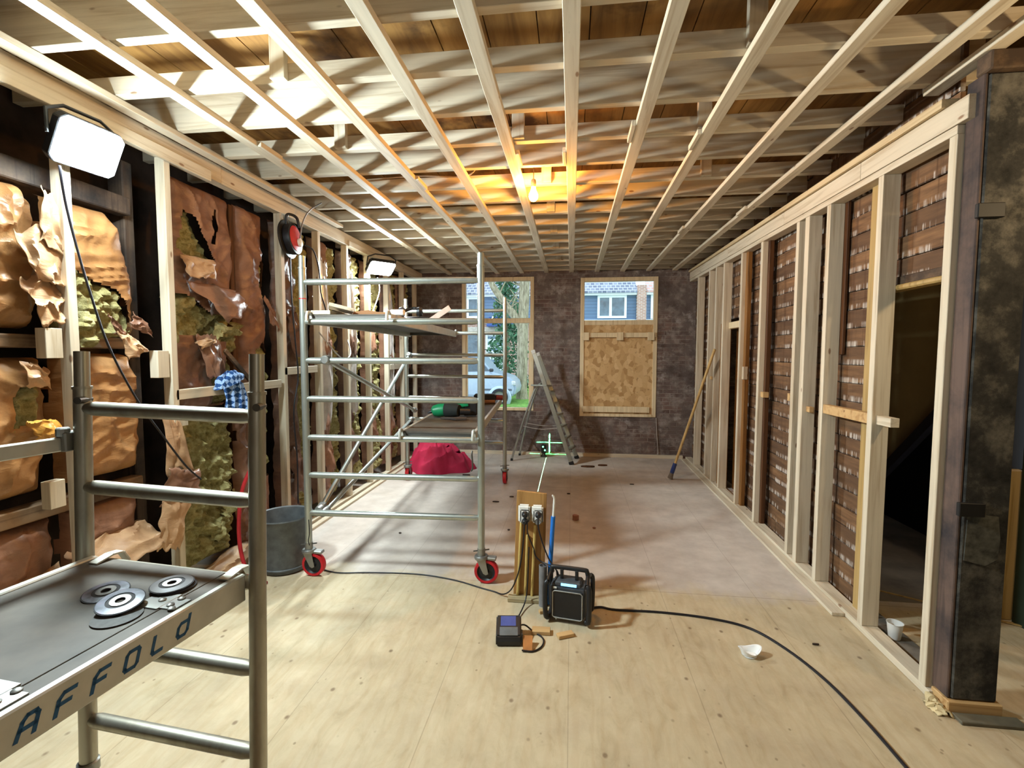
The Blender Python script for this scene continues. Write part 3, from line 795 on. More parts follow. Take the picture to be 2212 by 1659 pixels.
mbw = slab([(2.10, 1.62), (2.18, 1.60), (2.20, 1.80), (2.12, 1.84)], -2.46, .03, .012, f_wool(52, .06), (), .05, .04, 52)
mbw.build('glass_wool', wool_mat, b, smooth=True)
b = batt('large amber insulation batt behind the near scaffold frame, left of the dark post', [(2.05, .93), (2.44, .93), (2.48, 1.1), (2.48, 1.5), (2.44, 1.6), (2.05, 1.6)], -2.61, .14, 17, kraft_amber, fy=3, fz=13, a=.028, group=G)
b = batt('low brown insulation batt behind the near scaffold frame', rect(2.07, 2.47, .42, .80), -2.61, .10, 19, kraft_brown, fy=3, fz=5, a=.03, group=G)
flap((-2.54, 2.06, .58), (-2.54, 2.46, .62), (-2.36, 2.52, .47), (-2.36, 2.10, .42), .05, 55, kraft_pale, b, n=20, amp=.03)
p = thing('paper_strip', 'long torn kraft paper strip hanging in front of the dark old post', 'paper strip', (-2.40, 2.55, .3))
flap((-2.42, 2.55, 1.26), (-2.40, 2.62, 1.26), (-2.37, 2.70, .86), (-2.39, 2.52, .88), .02, 61, kraft_pale, p, n=18).name = 'paper_sheet'
flap((-2.38, 2.52, .92), (-2.365, 2.74, .86), (-2.36, 2.70, .68), (-2.39, 2.47, .70), .03, 63, kraft_brown, p, n=18).name = 'paper_sheet'
flap((-2.39, 2.49, .76), (-2.365, 2.66, .72), (-2.36, 2.56, .42), (-2.39, 2.42, .45), .03, 67, kraft_pale, p, n=18).name = 'paper_sheet'
# --- wide bay c
b = batt('tall brown insulation batt with several tears, above the blue checked cloth', [(2.74, 1.22), (3.20, 1.22), (3.24, 1.7), (3.30, 2.2), (3.28, 2.72), (2.74, 2.72)], -2.56, .07, 23, kraft_brown,
         holes=[[(2.78, 2.28), (2.84, 2.52), (2.93, 2.50), (3.02, 2.32), (3.12, 2.22), (2.92, 2.18)], [(2.74, 1.72), (2.74, 1.97), (2.86, 1.98), (3.02, 1.86), (3.26, 1.88), (3.30, 1.66), (3.05, 1.70), (2.85, 1.72)],
                [(3.02, 1.24), (3.22, 1.24), (3.24, 1.52), (3.04, 1.50)], [(3.08, 2.52), (3.11, 2.60), (3.10, 2.36), (3.07, 2.36)]], fy=4, fz=4, a=.03, group=G)
wool(b, [(2.76, 2.20), (2.78, 2.50), (2.92, 2.55), (3.06, 2.34), (3.18, 2.20), (2.9, 2.14)], -2.58, .05, 71)
wool(b, [(2.74, 1.60), (2.74, 2.0), (2.9, 2.02), (3.05, 1.90), (3.30, 1.92), (3.30, 1.60), (3.0, 1.64)], -2.57, .06, 73, a=.06)
wool(b, [(2.98, 1.24), (3.26, 1.24), (3.28, 1.58), (3.0, 1.56)], -2.57, .05, 75)
flap((-2.47, 2.76, 2.22), (-2.46, 3.06, 2.24), (-2.41, 3.0, 2.10), (-2.43, 2.80, 2.08), .02, 77, kraft_pale, b)
flap((-2.46, 2.80, 2.06), (-2.45, 3.26, 2.06), (-2.39, 3.28, 1.92), (-2.37, 3.06, 1.80), .03, 79, kraft_brown, b, n=18)
flap((-2.46, 2.86, 1.72), (-2.46, 3.06, 1.72), (-2.42, 3.06, 1.42), (-2.43, 2.92, 1.44), .03, 81, kraft_brown, b)
flap((-2.45, 2.84, 1.66), (-2.45, 2.98, 1.70), (-2.40, 2.98, 1.66), (-2.41, 2.86, 1.62), .02, 83, kraft_pale, b)
mbw = slab([(3.02, 1.66), (3.12, 1.72), (3.30, 1.70), (3.26, 1.82), (3.08, 1.80)], -2.47, .05, .012, f_wool(85, .07), (), .06, .05, 85)
mbw.build('glass_wool', wool_mat, b, smooth=True)
b = batt('tall red-brown insulation batt just left of the cord reel stud', [(3.37, .1), (3.66, .1), (3.67, 2.72), (3.37, 2.72)], -2.57, .08, 29, kraft_brown,
         holes=[[(3.58, 2.34), (3.63, 2.42), (3.66, 2.10), (3.60, 2.02), (3.57, 2.12)], [(3.46, .62), (3.66, .60), (3.66, 1.55), (3.60, 1.70), (3.50, 1.62), (3.44, 1.4)]], fy=4, fz=5, a=.028, group=G)
wool(b, [(3.56, 2.0), (3.57, 2.42), (3.66, 2.46), (3.67, 2.0)], -2.56, .04, 91)
wool(b, [(3.40, .60), (3.67, .58), (3.67, 1.62), (3.58, 1.72), (3.42, 1.5)], -2.57, .06, 93)
flap((-2.44, 3.55, 2.06), (-2.44, 3.66, 1.96), (-2.40, 3.68, 1.78), (-2.42, 3.60, 1.84), .02, 95, kraft_brown, b)
b = tag(slab([(2.74, .16), (3.18, .16), (3.22, .5), (3.22, 1.18), (2.74, 1.18)], -2.57, .11, .012, f_wool(99, .07), (), .03, .1, 99).build('wool_batt', wool_mat, loc=(-2.57, 2.9, .16), smooth=True), 'bare yellow mineral wool batt behind the right half of the near scaffold frame', 'insulation')
tail = slab([(2.92, .30), (3.0, .28), (3.14, .50), (3.16, .62), (3.10, .60)], -2.45, .05, .011, f_wool(101, .06), (), .05, .05, 101).build('wool_tuft', wool_mat, b, smooth=True)
b = batt('crumpled brown kraft paper at the floor beside the mineral wool batt', [(3.235, .04), (3.36, .04), (3.36, 1.2), (3.26, 1.2), (3.235, .4)], -2.52, .05, 33, kraft_brown, fy=7, fz=6, a=.05, soft=.06, nm='kraft_sheet')
flap((-2.46, 2.80, .12), (-2.46, 3.36, .18), (-2.34, 3.36, .05), (-2.34, 2.9, .04), .05, 103, kraft_pale, b, n=18, amp=.03)
# --- narrower bays towards the far wall
ys = [p[0] for p in LS]
where = {2: 'right of the cord reel', 3: 'second bay right of the cord reel', 4: 'bay left of the far work lamp stud', 5: 'bay lit by the far work lamp',
         6: 'bay right of the far work lamp', 7: 'last bay before the brick wall'}
for i in range(2, 8):
    a0, a1 = ys[i] + .03, ys[i + 1] - .03
    r = random.Random(i * 7)
    m1 = [kraft_dark, kraft_brown, kraft_dark, kraft_brown, kraft_brown, kraft_brown][i - 2]
    s1 = a0 + (a1 - a0) * (.55, .5, .45, .3, .5, .6)[i - 2]
    b = batt('%s insulation batt, %s' % ('dark brown' if m1 is kraft_dark else 'brown', where[i]), [(a0, .1), (s1, .1), (s1 + .03, 1.2), (s1 - .02, 2.0), (s1, 2.72), (a0, 2.72)], -2.57, .09, 200 + i, m1, fy=8, fz=2.2, a=.05, cell=.022, group=G, soft=.06)
    w2 = slab([(s1 - .02, .1), (a1, .1), (a1, 2.72), (s1, 2.72), (s1 + .02, 1.6)], -2.58, .08, .02, f_wool(220 + i, .06), (), .05, .06, 220 + i).build('wool_batt', wool_mat, loc=(-2.57, a1, .1), smooth=True)
    tag(w2, 'yellowish mineral wool batt, %s' % where[i], 'insulation', 'bare wool batts of the left wall')
    for q in range(2):
        zc = .7 + q * 1.0 + r.uniform(-.2, .2); yc = r.uniform(a0 + .01, max(a0 + .02, s1 - .17))
        flap((-2.47, yc, zc + .2), (-2.46, yc + .14, zc + .2), (-2.40, yc + .16, zc - .15), (-2.42, yc + .02, zc - .2), .03, 240 + i * 5 + q, m1, b, n=10, amp=.03)
    if i in (3, 4, 6):
        pf = flap((-2.45, a0 + .02, 2.55), (-2.44, a0 + .16, 2.5), (-2.41, a0 + .2, 1.0), (-2.43, a0 + .06, .9), .03, 260 + i, film, b, n=18, amp=.03)
        pf.name = 'plastic_film'; pf['label'] = 'clear plastic film strip'
# ------------------------------------------------------------------ scaffold tower
def spigot_upright(root, x, y, z0, z1, m=alu, r=.024, x1=None, mark=False, shoulder=.085):
    xt = x if x1 is None else x1
    P = lambda z: (x + (xt - x) * (z - z0) / (z1 - z0), y, z)
    up = MB().cyl(P(z0), P(z1 - shoulder), r, 20).build('upright', m, root, smooth=True)
    MB().cyl(P(z1 - shoulder - .001), P(z1), r * .88, 20).build('spigot', m, up, smooth=True)
    MB().lathe([(r * .9, -.004), (r * 1.13, -.004), (r * 1.13, .006), (r * .9, .006)], P(z1 - shoulder), seg=20).build('collar', m, up, smooth=True)
    return up
def rung(root, p0, p1, m, r=.021, flat=True):
    # ribbed tube with tapered, flattened ends
    a, b = Vector(p0), Vector(p1); d = (b - a).normalized()
    pts = [a, a + d * .03, a + d * .05, b - d * .05, b - d * .03, b]
    o = MB().tube(pts, [r * .55, r * .85, r, r, r * .85, r * .55], 12).build('rung', m, root, smooth=True)
    return o
tw = thing('scaffold_tower', 'aluminium mobile scaffold tower on four red castors in the middle left of the room', 'scaffold tower', (-1.3, 4.4, 0))
TP = {'fl': (-1.865, 3.15), 'fr': (-.612, 3.20), 'rl': (-2.045, 5.75), 'rr': (-.80, 5.72)}
for k, (x, y) in TP.items():
    up = spigot_upright(tw, x, y, .20 if k[0] == 'f' else .20, 2.275, alu, .0245)
    if k == 'fl':
        for z in (1.98,): MB().lathe([(.0247, -.003), (.0252, -.003), (.0252, .003), (.0247, .003)], (x, y, z), seg=16).build('red_mark', red_rubber, up)
for z in (.46, .735, 1.005, 1.28, 1.55, 1.82, 2.095):
    rung(tw, (TP['fl'][0], TP['fl'][1], z), (TP['fr'][0], TP['fr'][1], z), alu, .0225)
for z in (.24, .51, .785, 1.055, 1.32, 1.585, 1.85, 2.12):
    if z > .3: rung(tw, (TP['rl'][0], TP['rl'][1], z), (TP['rr'][0], TP['rr'][1], z), alu, .0215)
def brace(root, p0, p1, r=.019):
    a, b = Vector(p0), Vector(p1); d = (b - a).normalized()
    o = MB().tube([a, a + d * .06, a + d * .10, b - d * .10, b - d * .06, b], [r * .7, r * .7, r, r, r * .7, r * .7], 12).build('diagonal_brace', alu, root, smooth=True)
    for p, s_ in ((a, 1), (b, -1)):
        MB().rbox(p + d * .02 * s_, (.05, .075, .05), rx=math.atan2(d.z, d.y)).add([], []).lathe([(0, -.03), (.03, -.03), (.034, 0), (.03, .03), (0, .03)], p, axis=(0, 1, 0), seg=14).build('hook_claw', steel, o, bevel=.006, smooth=True)
    return o
brace(tw, (-1.80, 3.20, .47), (-1.99, 5.70, 1.585))
brace(tw, (-1.775, 3.21, .45), (-1.97, 5.70, .785))
brace(tw, (-1.70, 3.15, 1.555), (-1.93, 5.70, .90))
def caster(root, x, y, disc_y, brake=True, dx=.035):
    """fork with swivel plate, brake lever and red tyre; disc_y: wheel axle along the room"""
    c = MB().cyl((x, y, .16), (x, y, .245), .0275, 18).lathe([(.0, 0), (.046, 0), (.05, .008), (.05, .018), (.044, .026), (0, .026)], (x, y, .170), seg=22).build('caster', steel, root, smooth=True)
    ax = (0, 1, 0) if disc_y else (1, 0, 0)
    wc = (x + (dx if disc_y else 0), y + (0 if disc_y else dx), .085)
    MB().lathe([(.064, -.022), (.080, -.022), (.085, -.014), (.085, .014), (.080, .022), (.064, .022), (.064, -.022)], wc, ax, 36).build('tyre', red_rubber, c, smooth=True)
    hub = MB().lathe([(0, -.016), (.02, -.022), (.022, -.012), (.052, -.010), (.0635, -.02), (.0635, .02), (.052, .010), (.022, .012), (.02, .022), (0, .016)], wc, ax, 30)
    hub.build('wheel_hub', black_plastic, c, smooth=True)
    for s_ in (-1, 1):
        o_ = s_ * .029
        fk = MB()
        if disc_y:
            fk.prism([(x - .03, .17), (x + .035, .17), (wc[0] + .018, .075), (wc[0], .066), (wc[0] - .018, .075)], lambda a, b, t: (a, t, b), y + o_ - .0025, y + o_ + .0025)
        else:
            fk.prism([(y - .03, .17), (y + .035, .17), (wc[1] + .018, .075), (wc[1], .066), (wc[1] - .018, .075)], lambda a, b, t: (t, a, b), x + o_ - .0025, x + o_ + .0025)
        fk.build('fork_plate', steel, c, bevel=.001)
    if brake:
        if disc_y: MB().rbox((x + .075, y, .178), (.062, .05, .022), ry=.05).build('brake_lever', steel, c, bevel=.005)
        else: MB().rbox((x, y + .07, .178), (.05, .062, .022)).build('brake_lever', steel, c, bevel=.005)
    MB().cyl((x - .055, y - .01, .225), (x + .055, y + .01, .235), .005, 8).build('lock_pin', dark_steel, c, smooth=True)
    return c
caster(tw, *TP['fl'], True, dx=.036)
caster(tw, *TP['fr'], True, dx=.036)
caster(tw, *TP['rl'], False)
caster(tw, *TP['rr'], False)
ln = MB().tube(smooth_path([(-1.845, 3.12, .42), (-1.835, 3.11, .33), (-1.845, 3.11, .27), (-1.84, 3.115, .235)]), .003, 6).build('pin_lanyard', cable_black, tw, smooth=True)
MB().tube(smooth_path([(-.675, 3.2, .93), (-.675, 3.19, .90), (-.67, 3.19, .82), (-.68, 3.19, .79)]), .006, 8).build('locking_hook', dark_steel, tw, smooth=True)

def platform(label, x0, x1, y0, y1, z, skew, group='scaffold platforms on the tower'):
    """deck board in an aluminium frame with four hooks; x shifts by skew towards the rear"""
    r = thing('scaffold_platform', label, 'platform', ((x0 + x1) / 2, (y0 + y1) / 2, z - .08), group)
    q = lambda x, y, zz_: (x + skew * (y - y0) / (y1 - y0), y, zz_)
    def bar(xa, xb, ya, yb, za, zb):
        vs = [q(xa, ya, za), q(xb, ya, za), q(xb, yb, za), q(xa, yb, za), q(xa, ya, zb), q(xb, ya, zb), q(xb, yb, zb), q(xa, yb, zb)]
        return MB().add(vs, [(0, 3, 2, 1), (4, 5, 6, 7), (0, 1, 5, 4), (1, 2, 6, 5), (2, 3, 7, 6), (3, 0, 4, 7)])
    bar(x0 + .022, x1 - .022, y0 + .03, y1 - .03, z - .016, z - .004).build('deck', phenolic, r)
    bar(x0, x0 + .022, y0 + .03, y1 - .03, z - .07, z).build('side_beam', alu_white, r, bevel=.003)
    bar(x1 - .022, x1, y0 + .03, y1 - .03, z - .07, z).build('side_beam', alu_white, r, bevel=.003)
    for yy in (y0 + .03, y1 - .06): bar(x0 + .022, x1 - .022, yy, yy + .03, z - .05, z - .017).build('cross_beam', dark_steel, r)
    for xx in (x0 + .012, x1 - .012):
        for yy, s_ in ((y0, -1), (y1, 1)):
            h = [q(xx, yy - s_ * .05, z - .012), q(xx, yy - s_ * .01, z + .012), q(xx, yy + s_ * .018, z + .010), q(xx, yy + s_ * .03, z - .018), q(xx, yy + s_ * .03, z - .05)]
            MB().tube(h, .011, 8).build('hook', alu_white, r, smooth=True)
    return r
platform('upper scaffold platform resting on the sixth rung, with timber offcuts on it', -1.83, -1.23, 3.14, 5.75, 1.875, -.17)
platform('lower scaffold platform on the third rung from the floor, with the green tool on it', -1.19, -.65, 3.18, 5.74, 1.06, -.19)

# ------------------------------------------------------------------ near folding scaffold frame
nf = thing('folding_scaffold', 'near worn aluminium scaffold frame at the lower left of the picture', 'scaffold frame', (-1.33, 1.42, 0))
# the two uprights lean slightly towards the camera; points at height z
def nl(z): t = (1.61 - z) / 1.27; return (-1.677 + .032 * t, 1.452 - .075 * t, z)
def nr(z): t = (1.60 - z) / 1.27; return (-.996 + .018 * t, 1.410 - .078 * t, z)
for P_, zt in ((nl, 1.605), (nr, 1.597)):
    zs_ = zt - .125
    up = MB().cyl(P_(.02), P_(zs_), .0255, 20).build('upright', alu_worn, nf, smooth=True)
    MB().cyl(P_(zs_ - .001), P_(zt), .0222, 20).build('spigot', alu_worn, up, smooth=True)
    MB().lathe([(.023, -.004), (.0285, -.004), (.0285, .006), (.023, .006)], P_(zs_), seg=20).build('collar', alu_worn, up, smooth=True)
    q_ = P_(zt - .165)
    MB().lathe([(0, -.03), (.012, -.03), (.012, .03), (0, .03)], (q_[0] + .018, q_[1] - .012, q_[2]), axis=(.3, -1, 0), seg=12).build('rivet', dark_steel, up)
    MB().lathe([(.0256, 0), (.032, .004), (.032, .035), (.0256, .039)], P_(.16), seg=18).build('coupling', steel, up, smooth=True)
for z in (1.398, 1.129, .866, .593, .328, .06):
    rung(nf, nl(z + .012), nr(z), alu_worn, .0245)
gr = thing('guard_rail', 'flat aluminium guard rail clamped to the left upright of the near scaffold frame', 'guard rail', (-1.72, 1.2, 1.2))
MB().beam((-1.705, 1.435, 1.292), (-1.79, .55, 1.300), .022, .048).build('rail', alu_white, gr, bevel=.004)
MB().rbox((-1.702, 1.415, 1.30), (.034, .06, .066), rz=.1).lathe([(0, -.012), (.02, -.012), (.02, .02), (0, .02)], (-1.706, 1.40, 1.328), seg=12).build('clamp', steel, gr, bevel=.004)
MB().tube(smooth_path([(-1.745, 1.18, 1.272), (-1.742, 1.18, 1.22), (-1.755, 1.12, 1.12), (-1.80, .92, .88)]), .0125, 10).build('bent_brace', alu_white, gr, smooth=True)

# platform of the near scaffold
npf = thing('scaffold_platform', 'near scaffold platform with blue lettering on its side and grinding discs on top', 'platform', (-1.36, .9, .82))
AN = 0.095
def nq(a, b, z):
    """a across (0 = left edge, 1 = right edge), b metres towards the camera"""
    dx, dy = -math.sin(AN), -math.cos(AN)
    cx, cy = math.cos(AN), -math.sin(AN)
    return (-1.625 + cx * a + dx * b, 1.405 + cy * a + dy * b, z)
PW, PL, PZ = .615, 1.75, .905
def nbar(a0, a1, b0, b1, z0, z1):
    vs = [nq(a0, b0, z0), nq(a1, b0, z0), nq(a1, b1, z0), nq(a0, b1, z0), nq(a0, b0, z1), nq(a1, b0, z1), nq(a1, b1, z1), nq(a0, b1, z1)]
    return MB().add(vs, [(0, 3, 2, 1), (4, 5, 6, 7), (0, 1, 5, 4), (1, 2, 6, 5), (2, 3, 7, 6), (3, 0, 4, 7)])
nbar(.03, PW - .075, .0, PL, PZ - .016, PZ - .002).build('deck', phenolic, npf, bevel=.001)
nbar(PW - .071, PW - .024, .0, PL, PZ - .016, PZ - .002).build('deck_edge_strip', phenolic, npf, bevel=.001)
nbar(0, .029, -.0, PL, PZ - .085, PZ + .004).build('side_beam', alu_white, npf, bevel=.004)
sb = nbar(PW - .023, PW, -.0, PL, PZ - .085, PZ + .002).build('side_beam', alu_white, npf, bevel=.004)
nbar(.03, PW - .024, .0, .03, PZ - .06, PZ - .017).build('cross_beam', alu_worn, npf, bevel=.003)
for a in (.07, PW - .035):
    h = [nq(a, .05, PZ + .001), nq(a, -.005, PZ + .012), nq(a, -.04, PZ + .008), nq(a, -.06, PZ - .03)]
    mbk = MB()
    for i in range(3): mbk.beam(h[i], h[i + 1], .035, .006)
    mbk.build('hook', alu_white, npf, bevel=.001)
for b in (.185, .565):
    hp = nbar(PW - .155, PW - .079, b - .035, b + .045, PZ - .002, PZ + .0015).build('hinge_plate', steel, npf, bevel=.0008)
    for (a, bb) in ((.14, -.022), (.14, .03), (.105, .004), (.06, -.015), (.06, .02), (.04, .035)):
        MB().lathe([(0, .002), (.010, .002), (.010, .005), (.006, .0075), (0, .008)], nq(PW - a, b + bb, PZ - .001), seg=12).build('rivet', steel, hp, smooth=True)
    nbar(PW - .079, PW - .03, b - .018, b + .038, PZ - .002, PZ + .0012).build('hinge_leaf', steel, hp, bevel=.0008)
# lettering, cut-corner strokes, on the right-hand side beam
GL = {'A': [[(0, 0), (.12, .78), (.34, 1), (.82, 1), (1, .82), (1, 0)], [(.04, .42), (1, .42)]],
      'F': [[(0, 0), (.0, .75), (.25, 1), (1, 1)], [(.0, .5), (.8, .5)]],
      'O': [[(.15, 0), (.85, 0), (1, .15), (1, .85), (.85, 1), (.15, 1), (0, .85), (0, .15), (.15, 0)]],
      'L': [[(0, 1), (0, .15), (.15, 0), (.9, 0)]],
      'd': [[(1, 1.12), (1, .2), (.8, 0), (.2, 0), (0, .2), (0, .62), (.2, .82), (1, .82)]]}
for ch, b in (('A', .571), ('F', .504), ('F', .433), ('O', .362), ('L', .293), ('d', .223)):
    lt = MB()
    for stroke in GL[ch]:
        for (u0, v0), (u1, v1) in zip(stroke, stroke[1:]):
            du, dv = (u1 - u0), (v1 - v0)
            P = lambda u, v, t: nq(PW + t, b + .030 * (.5 - u) - .012 * (v - .5), PZ - .064 + .040 * v)
            L_ = math.hypot(du * .030, dv * .040) + 1e-9
            pu, pv = -dv * .040 / L_ * .0042 / .030, du * .030 / L_ * .0042 / .040
            eu, ev = du * .030 / L_ * .003 / .030, dv * .040 / L_ * .003 / .040
            lt.prism([(u0 - pu - eu, v0 - pv - ev), (u1 - pu + eu, v1 - pv + ev), (u1 + pu + eu, v1 + pv + ev), (u0 + pu - eu, v0 + pv - ev)], P, .0001, .0009)
    lt.build('printed_letter', blue_print, sb)
# grinding discs
disc_paper = NT('disc_label', .35, .1, .6)
f = disc_paper.noise(disc_paper.obj(), 30, 5)
disc_paper.col(disc_paper.ramp(f, [(.35, lin(60, 64, 76)), (.55, lin(98, 104, 120)), (.7, lin(120, 104, 122))]))
disc_black = plain('abrasive_black', lin(40, 38, 40), .7)
disc_grey = plain('abrasive_grey', lin(92, 92, 90), .75, bump=.2, scale=60)
def disc(lab, a, b, z, tilt, top, R=.056, th=.006, parts=True):
    c = nq(a, b, z)
    t = thing('grinding_disc', lab, 'grinding disc', c, 'grinding discs on the near platform')
    q = (math.sin(tilt) * .6, -math.sin(tilt), math.cos(tilt))
    MB().lathe([(.011, 0), (R, .001), (R, th * .6), (R * .5, th), (.011, th), (.011, 0)], c, q, 40).build('abrasive_body', disc_black if parts else disc_grey, t, smooth=True)
    if parts:
        MB().lathe([(.033, th + .0012), (R * .95, th * .62 + .0012), (R * .95, th * .62 + .0004), (.033, th + .0004)], c, q, 40).build('paper_label', top, t, smooth=True)
        MB().lathe([(.012, th + .0018), (.024, th + .0018), (.024, th + .0004), (.012, th + .0004)], c, q, 24).build('metal_ring', dark_steel if 'bluish' in lab else steel, t, smooth=True)
    return t
disc('bluish grinding disc lying leftmost on the near platform', .314, .192, PZ + .002, .10, disc_paper.m)
disc('plain grey cutting disc lying flat under the tilted one on the near platform', .470, .282, PZ, 0, disc_paper.m, parts=False, th=.003)
disc('bluish grinding disc leaning on the plain grey disc at the middle of the near platform', .436, .246, PZ + .016, .16, disc_paper.m)
disc('lower disc of the stack beside the hinge plate on the near platform', .473, .118, PZ, 0, disc_paper.m, th=.005)
disc('upper silver grinding disc with a bright ring, on the stack beside the hinge plate', .468, .121, PZ + .0085, .04, plain('disc_silver', lin(112, 112, 114), .4, .1))
# ------------------------------------------------------------------ lamps
flood_glow = emission('flood_panel', (0.80, 0.96, 1.0, 1), FLOOD_POWER / (PI * (.25 * .20 + .9 * .013)))
def floodlight(label, c, n, w, h, strength_mat, depth=.05, dome=.002):
    n = Vector(n).normalized()
    u = Vector((0, 0, 1)).cross(n).normalized(); v = n.cross(u)
    r = thing('floodlight', label, 'floodlight', c)
    c = Vector(c)
    fr = lambda a, b, t: c + u * a + v * b + n * t
    rect_ = lambda k, cut: [(-w / 2 * k + cut, -h / 2 * k), (w / 2 * k - cut, -h / 2 * k), (w / 2 * k, -h / 2 * k + cut), (w / 2 * k, h / 2 * k - cut), (w / 2 * k - cut, h / 2 * k), (-w / 2 * k + cut, h / 2 * k), (-w / 2 * k, h / 2 * k - cut), (-w / 2 * k, -h / 2 * k + cut)]
    MB().prism(rect_(1.08, .025), fr, -depth, -.002).build('housing', black_plastic, r, bevel=.004)
    fins = MB()
    for i in range(7):
        a = -w * .36 + i * w * .12
        fins.prism([(a, -h * .4), (a + .006, -h * .4), (a + .006, h * .4), (a, h * .4)], fr, -depth - .022, -depth + .001)
    fins.build('cooling_fins', black_plastic, r)
    MB().prism(rect_(1.0, .02), fr, -.0015, dome).build('light_panel', strength_mat, r)
    MB().tube([fr(-w * .58, 0, -depth * .5), fr(-w * .58, h * .45, -depth - .03), fr(-w * .3, h * .62, -depth - .05), fr(w * .3, h * .62, -depth - .05), fr(w * .58, h * .45, -depth - .03), fr(w * .58, 0, -depth * .5)], .008, 8).build('bracket', black_plastic, r, smooth=True)
    return r
floodlight('big glaring white floodlight fixed high on the left wall close to the camera', (-2.215, 2.0, 2.54), (.86, -.12, -.48), .25, .20, flood_glow, .05, .013)
floodlight('small white work lamp with dark housing high on the left wall near the far end', (-2.24, 5.47, 2.60), (.42, -.40, -.82), .30, .2, emission('work_lamp_panel', (0.84, .97, 1, 1), 480))
lc = smooth_path([(-2.29, 1.93, 2.44), (-2.33, 1.98, 2.30), (-2.345, 2.03, 2.12), (-2.35, 2.09, 1.90), (-2.35, 2.17, 1.64), (-2.34, 2.30, 1.36), (-2.33, 2.44, 1.14), (-2.33, 2.60, .92), (-2.33, 2.72, .80)])
tag(MB().tube(lc, .0055, 8).build('lamp_cable', cable_black, smooth=True), 'black cable hanging from the big floodlight across the insulation', 'cable')
tag(MB().tube(smooth_path([(-2.30, 5.50, 2.5), (-2.30, 5.55, 2.35), (-2.32, 5.42, 2.12), (-2.34, 5.36, 1.98), (-2.34, 5.36, 1.5)]), .006, 8).build('lamp_cable', plain('pale_cable', lin(206, 204, 200), .4), smooth=True), 'pale cable hanging from the far work lamp', 'cable')

bulb_r = thing('hanging_bulb', 'glowing orange light bulb hanging from the ceiling joists', 'light bulb', (-.285, 3.52, 2.72))
bc = Vector((-.285, 3.52, 2.755))
MB().lathe([(0, -.052), (.016, -.050), (.029, -.036), (.033, -.018), (.030, 0), (.020, .022), (.0145, .038), (.013, .05)], bc, seg=24).build('glass_globe', emission('bulb_glow', (1.0, .44, .08, 1), 700), bulb_r, smooth=True)
MB().lathe([(0, .048), (.0165, .048), (.018, .062), (.020, .075), (.017, .098), (.008, .106), (0, .106)], bc, seg=18).build('socket', plain('grey_bakelite', lin(150, 132, 108), .4), bulb_r, smooth=True)
MB().tube([bc + Vector((0, 0, .10)), bc + Vector((.002, 0, .16)), bc + Vector((-.002, .005, .31))], .0035, 6).build('flex', plain('brown_flex', lin(110, 90, 70), .5), bulb_r, smooth=True)
tag(MB().tube([(-.385, 3.40, 2.985), (-.384, 3.40, 3.08)], .0055, 6).build('conduit_stub', white_plastic, smooth=True), 'short white conduit stub in the ceiling above the hanging bulb', 'conduit')

# ------------------------------------------------------------------ cord reel on the third stud
red_plastic = plain('red_plastic', lin(196, 44, 44), .35)
rl = thing('cord_reel', 'black and red cord reel hanging on a stud of the left wall', 'cord reel', (-2.32, 3.76, 2.52))
rcx = Vector((-2.315, 3.80, 2.555)); rax = Vector((.97, .12, .10)).normalized()
MB().lathe([(.03, -.055), (.155, -.06), (.160, -.052), (.155, -.045), (.10, -.04), (.03, -.04)], rcx, rax, 36).build('back_flange', black_plastic, rl, smooth=True)
MB().lathe([(.09, -.04), (.125, -.035), (.128, 0), (.125, .015), (.09, .02)], rcx, rax, 30).build('cord_winding', cable_black, rl, smooth=True)
MB().lathe([(0, .03), (.06, .03), (.105, .02), (.11, .012), (.06, .015), (0, .018)], rcx, rax, 32).build('front_disc', red_plastic, rl, smooth=True)
MB().lathe([(0, .032), (.035, .032), (.035, .05), (0, .055)], rcx + Vector((0, .02, -.03)), rax, 18).build('socket', white_plastic, rl, smooth=True)
MB().tube(smooth_path([(-2.34, 3.74, 2.66), (-2.33, 3.73, 2.73), (-2.31, 3.77, 2.745), (-2.30, 3.83, 2.73), (-2.30, 3.86, 2.66)]), .012, 8).build('handle', black_plastic, rl, smooth=True)
tag(MB().tube(smooth_path([(-2.28, 3.83, 2.55), (-2.27, 3.86, 2.70), (-2.24, 3.92, 2.82), (-2.16, 3.98, 2.9)]), .0055, 8).build('power_cord', plain('grey_cord', lin(120, 108, 98), .5), smooth=True), 'grey cord rising from the cord reel to the ceiling', 'cord')
tag(MB().tube(smooth_path([(-2.24, 3.84, 2.51), (-2.23, 3.95, 2.49), (-2.24, 4.05, 2.36), (-2.25, 4.10, 2.15), (-2.24, 4.16, 1.98), (-2.05, 3.7, 1.9), (-1.95, 3.4, 1.88)]), .006, 8).build('power_cord', cable_black, smooth=True), 'black cord looping from the cord reel down to the upper scaffold platform', 'cord')
tag(MB().tube(smooth_path([(-2.34, 3.78, 2.40), (-2.35, 3.80, 2.1), (-2.345, 3.83, 1.7), (-2.34, 3.85, 1.40), (-2.345, 3.78, 1.1), (-2.35, 3.82, .7), (-2.34, 3.8, .3)]), .006, 8).build('power_cord', cable_black, smooth=True), 'black cord hanging straight down the stud below the cord reel', 'cord')
tag(MB().tube(smooth_path([(-2.372, 4.27, 1.80), (-2.28, 4.42, 1.60), (-2.26, 4.55, 1.54), (-2.28, 4.72, 1.60), (-2.372, 4.85, 1.74)]), .007, 8).build('loose_cable', plain('grey_loose_cable', lin(170, 164, 156), .4), smooth=True), 'grey cable hanging in a loop between left wall studs below the upper platform', 'cable')

